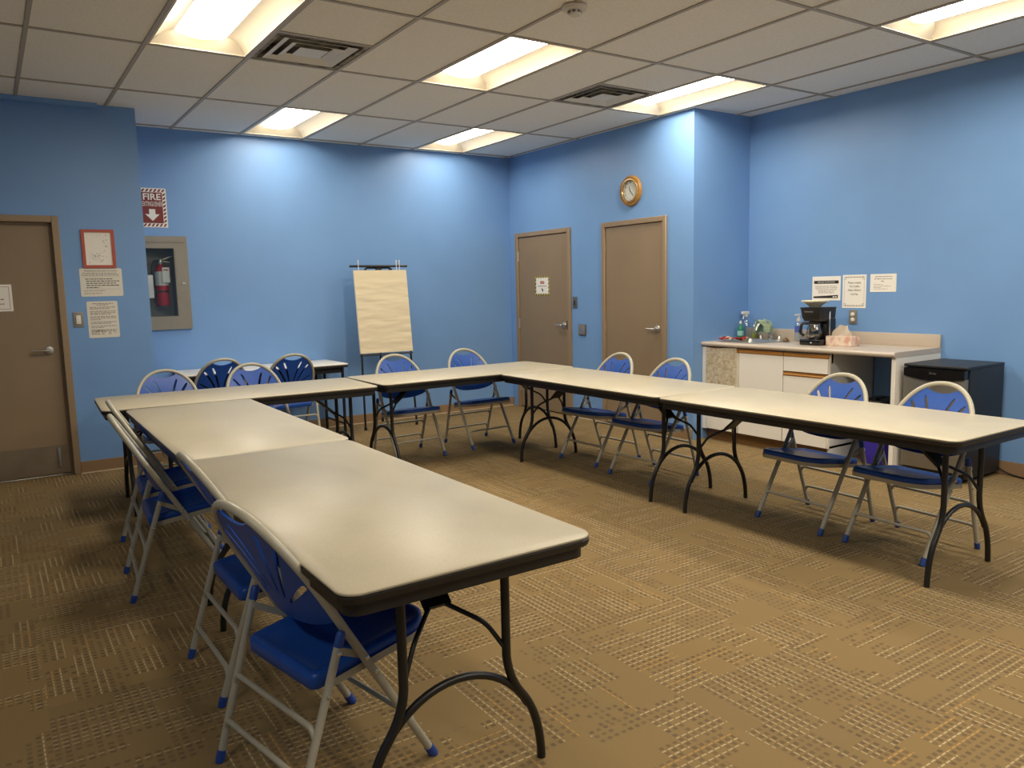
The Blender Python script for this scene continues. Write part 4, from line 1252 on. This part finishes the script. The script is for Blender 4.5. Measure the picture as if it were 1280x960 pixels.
def seat_ring(e, dz, flat=None):
    """outline of the seat: square-ish rear corners, wide rounded front; e = inset"""
    x0, x1 = -.142 + e, .268 - e
    pts = []
    def corner(cx, cy, r, a0, a1, n):
        for k in range(n + 1):
            a = R(a0 + (a1 - a0) * k / n); pts.append((cx + r * math.cos(a), cy + r * math.sin(a)))
    w = .202 - e; r1, r2_ = max(.085 - e, .02), max(.028 - e * .6, .012)
    corner(x1 - r1, w - r1, r1, 0, 90, 8)
    corner(x0 + r2_, w - .008 - r2_, r2_, 90, 180, 5)
    corner(x0 + r2_, -w + .008 + r2_, r2_, 180, 270, 5)
    corner(x1 - r1, -w + r1, r1, 270, 360, 8)
    res = []
    for x, y in pts:
        bow = .012 * (1 - (y / .2) ** 2) if x > .2 else 0
        z = (.385 + (x + .142) * .135) if flat is None else flat
        res.append((x + bow, y, z + dz))
    return res

def make_chair():
    root = empty('folding_chair', (0, 0, 0), 0, 'blue folding chair', 'chair', 'blue folding chairs around the tables')
    rt_ = .0128
    # hoop frame: front legs and back hoop in one tube
    pts = [(hx_(.03), HW, .03)] + [(hx_(z), HW, z) for z in (.2, .36, .5)] + [hoop_pt(PI * k / 32) for k in range(33)] + [(hx_(z), -HW, z) for z in (.5, .36, .2)] + [(hx_(.03), -HW, .03)]
    mb = MB(); mb.tube(pts, rt_, 12); hp = mb.build('hoop_frame', M['chair_metal'], root)
    for s in (-1, 1):
        mb = MB(); mb.tube([(hx_(.0), s * HW, .0), (hx_(.012), s * HW, .012), (hx_(.036), s * HW, .036)], [.0135, .0152, .0150], 12); mb.build('foot_cap', M['cap_blue'], hp)
    for s in (-1, 1):
        for z in (.352, .402):
            mb = MB(); mb.lathe([(.0075, 0), (.007, .003), (.003, .005), (0, .0052)], 10, mtx=Matrix.Translation((hx_(z), s * (HW + rt_ - .001), z)) @ Matrix.Rotation(R(-90 * s), 4, 'X')); mb.build('rivet', M['rivet'], hp)
    make_backrest(root)
    # rear legs
    ra, rb = Vector((-.238, 0, 0)), Vector((-.076, 0, .510))
    def rp(z, s, dy=0.0):
        t = z / rb.z
        p = ra.lerp(rb, t)
        return Vector((p.x, s * (.226 + .018 * t + dy), z))
    for s in (-1, 1):
        mb = MB(); mb.tube([rp(.03, s), rp(.24, s), rp(.478, s)], .0118, 12); lg = mb.build('leg', M['chair_metal'], root)
        mb = MB(); mb.tube([rp(0, s), rp(.012, s), rp(.036, s)], [.0125, .0142, .0140], 12); mb.build('foot_cap', M['cap_blue'], lg)
        mb = MB(); mb.tube([rp(.470, s), rp(.503, s), rp(.510, s)], [.0132, .0130, .0095], 12); mb.build('top_cap', M['cap_blue'], lg)
        for z in (.345, .455):
            p = rp(z, s, .0108)
            mb = MB(); mb.lathe([(.0075, 0), (.007, .003), (.003, .005), (0, .0052)], 10, mtx=Matrix.Translation(p) @ Matrix.Rotation(R(-90 * s), 4, 'X')); mb.build('rivet', M['rivet'], lg)
        p = rp(.457, s)
        mb = MB(); mb.bar((p.x, s * .2285, p.z), (hx_(.402), s * .2045, .402), .004, .020); mb.build('link_bar', M['chair_metal'], root, smooth=False)
    def staple(pa, pb, rise):
        a, b = Vector(pa), Vector(pb)
        mb = MB(); mb.tube(fillet([a, (a.x, a.y * .93, a.z + rise), (b.x, b.y * .93, b.z + rise), b], .035, 6), .0085, 10)
        return mb.build('stretcher', M['chair_metal'], root)
    staple(rp(.225, 1), rp(.225, -1), .035)
    staple(rp(.095, 1), rp(.095, -1), .035)
    staple((hx_(.125), HW, .125), (hx_(.125), -HW, .125), .028)
    # seat
    mb = MB()
    mb.loft([seat_ring(.006, -.046), seat_ring(.001, -.042), seat_ring(.0, -.012), seat_ring(.004, -.003), seat_ring(.012, 0), seat_ring(.024, 0), seat_ring(.032, -.005), seat_ring(.06, -.009), seat_ring(.11, -.011), seat_ring(.16, -.012)])
    mb.build('seat', M['chair_blue'], root, angle=60)
    mb = MB()      # grey steel rail under the sides and the front
    o = [(p, q) for p, q in zip(seat_ring(-.004, -.046), seat_ring(.010, -.046)) if p[0] > -.10]
    # order the open band from the left rear round the front to the right rear
    lft = [pq for pq in o if pq[0][1] > 0]; rgt = [pq for pq in o if pq[0][1] < 0]
    lft.sort(key=lambda pq: math.atan2(pq[0][1], pq[0][0] - .05)); rgt.sort(key=lambda pq: math.atan2(pq[0][1], pq[0][0] - .05))
    def rear(s): return ((-.105, s * .206, .385 + .037 * .135 - .046), (-.105, s * .192, .385 + .037 * .135 - .046))
    seq = [rear(-1)] + rgt + lft + [rear(1)]
    mb.loft([[Vector(p) + Vector((0, 0, .018)), Vector(p) + Vector((0, 0, -.004)), Vector(q) + Vector((0, 0, -.004)), Vector(q) + Vector((0, 0, .003))] for p, q in seq])
    mb.build('seat_rail', M['chair_metal'], root)
    return root

CH_ = [  # x, y, facing angle, label
    (.750, 2.188, 11, 'nearest blue folding chair, bright blue, in the left foreground'),
    (.794, 2.925, .9, 'second blue folding chair from the camera along the left tables, right behind the nearest chair'),
    (.706, 4.110, -4, 'third blue folding chair from the camera along the left tables, pulled out a little'),
    (.768, 4.700, -4, 'farthest blue folding chair on the left side of the left tables'),
    (1.085, 6.150, -91, 'blue folding chair behind the far corner table, nearest the left blue wall'),
    (1.740, 6.170, -90, 'blue folding chair behind the far corner table, in front of the dark backed chairs'),
    (2.950, 6.030, -90, 'blue folding chair directly in front of the flip chart easel'),
    (3.700, 6.090, -88, 'blue folding chair right of the flip chart, nearest the back corner of the room'),
    (4.110, 4.870, 181, 'blue folding chair in front of the two tan doors, farthest of the right row'),
    (4.055, 4.190, 180, 'blue folding chair in front of the corner beside the cabinet towel'),
    (4.011, 2.779, 177.4, 'blue folding chair in front of the white cabinet drawers and bin'),
    (3.999, 2.186, 176.2, 'blue folding chair in front of the black fridge, nearest of the right row'),
    (1.690, 7.352, 91, 'dark blue folding chair at the side table, seen from behind, nearer the fire extinguisher'),
    (2.330, 7.352, 89, 'dark blue folding chair at the side table, seen from behind, nearer the flip chart')]
c0 = make_chair()
for i, (x, y, a, lab) in enumerate(CH_):
    o = c0 if i == 0 else copy_tree(c0)
    o.location = (x, y, 0); o.rotation_euler.z = R(a); o['label'] = lab

# ------------------------------------------------------------------ world + render
w = D.worlds.new('world'); bpy.context.scene.world = w; w.use_nodes = True
w.node_tree.nodes['Background'].inputs[0].default_value = (0, 0, 0, 1)
sc = bpy.context.scene
sc.view_settings.view_transform = 'Standard'; sc.view_settings.look = 'None'
sc.view_settings.exposure = 1.10; sc.view_settings.gamma = 1.0; sc.view_settings.use_curve_mapping = False
sc.render.engine = 'CYCLES'
cy = sc.cycles
cy.use_denoising = True
try: cy.denoiser = 'OPENIMAGEDENOISE'
except Exception: pass
cy.max_bounces = 10; cy.diffuse_bounces = 6; cy.glossy_bounces = 4; cy.transmission_bounces = 6; cy.transparent_max_bounces = 12
cy.sample_clamp_indirect = 6.0; cy.caustics_reflective = False; cy.caustics_refractive = False
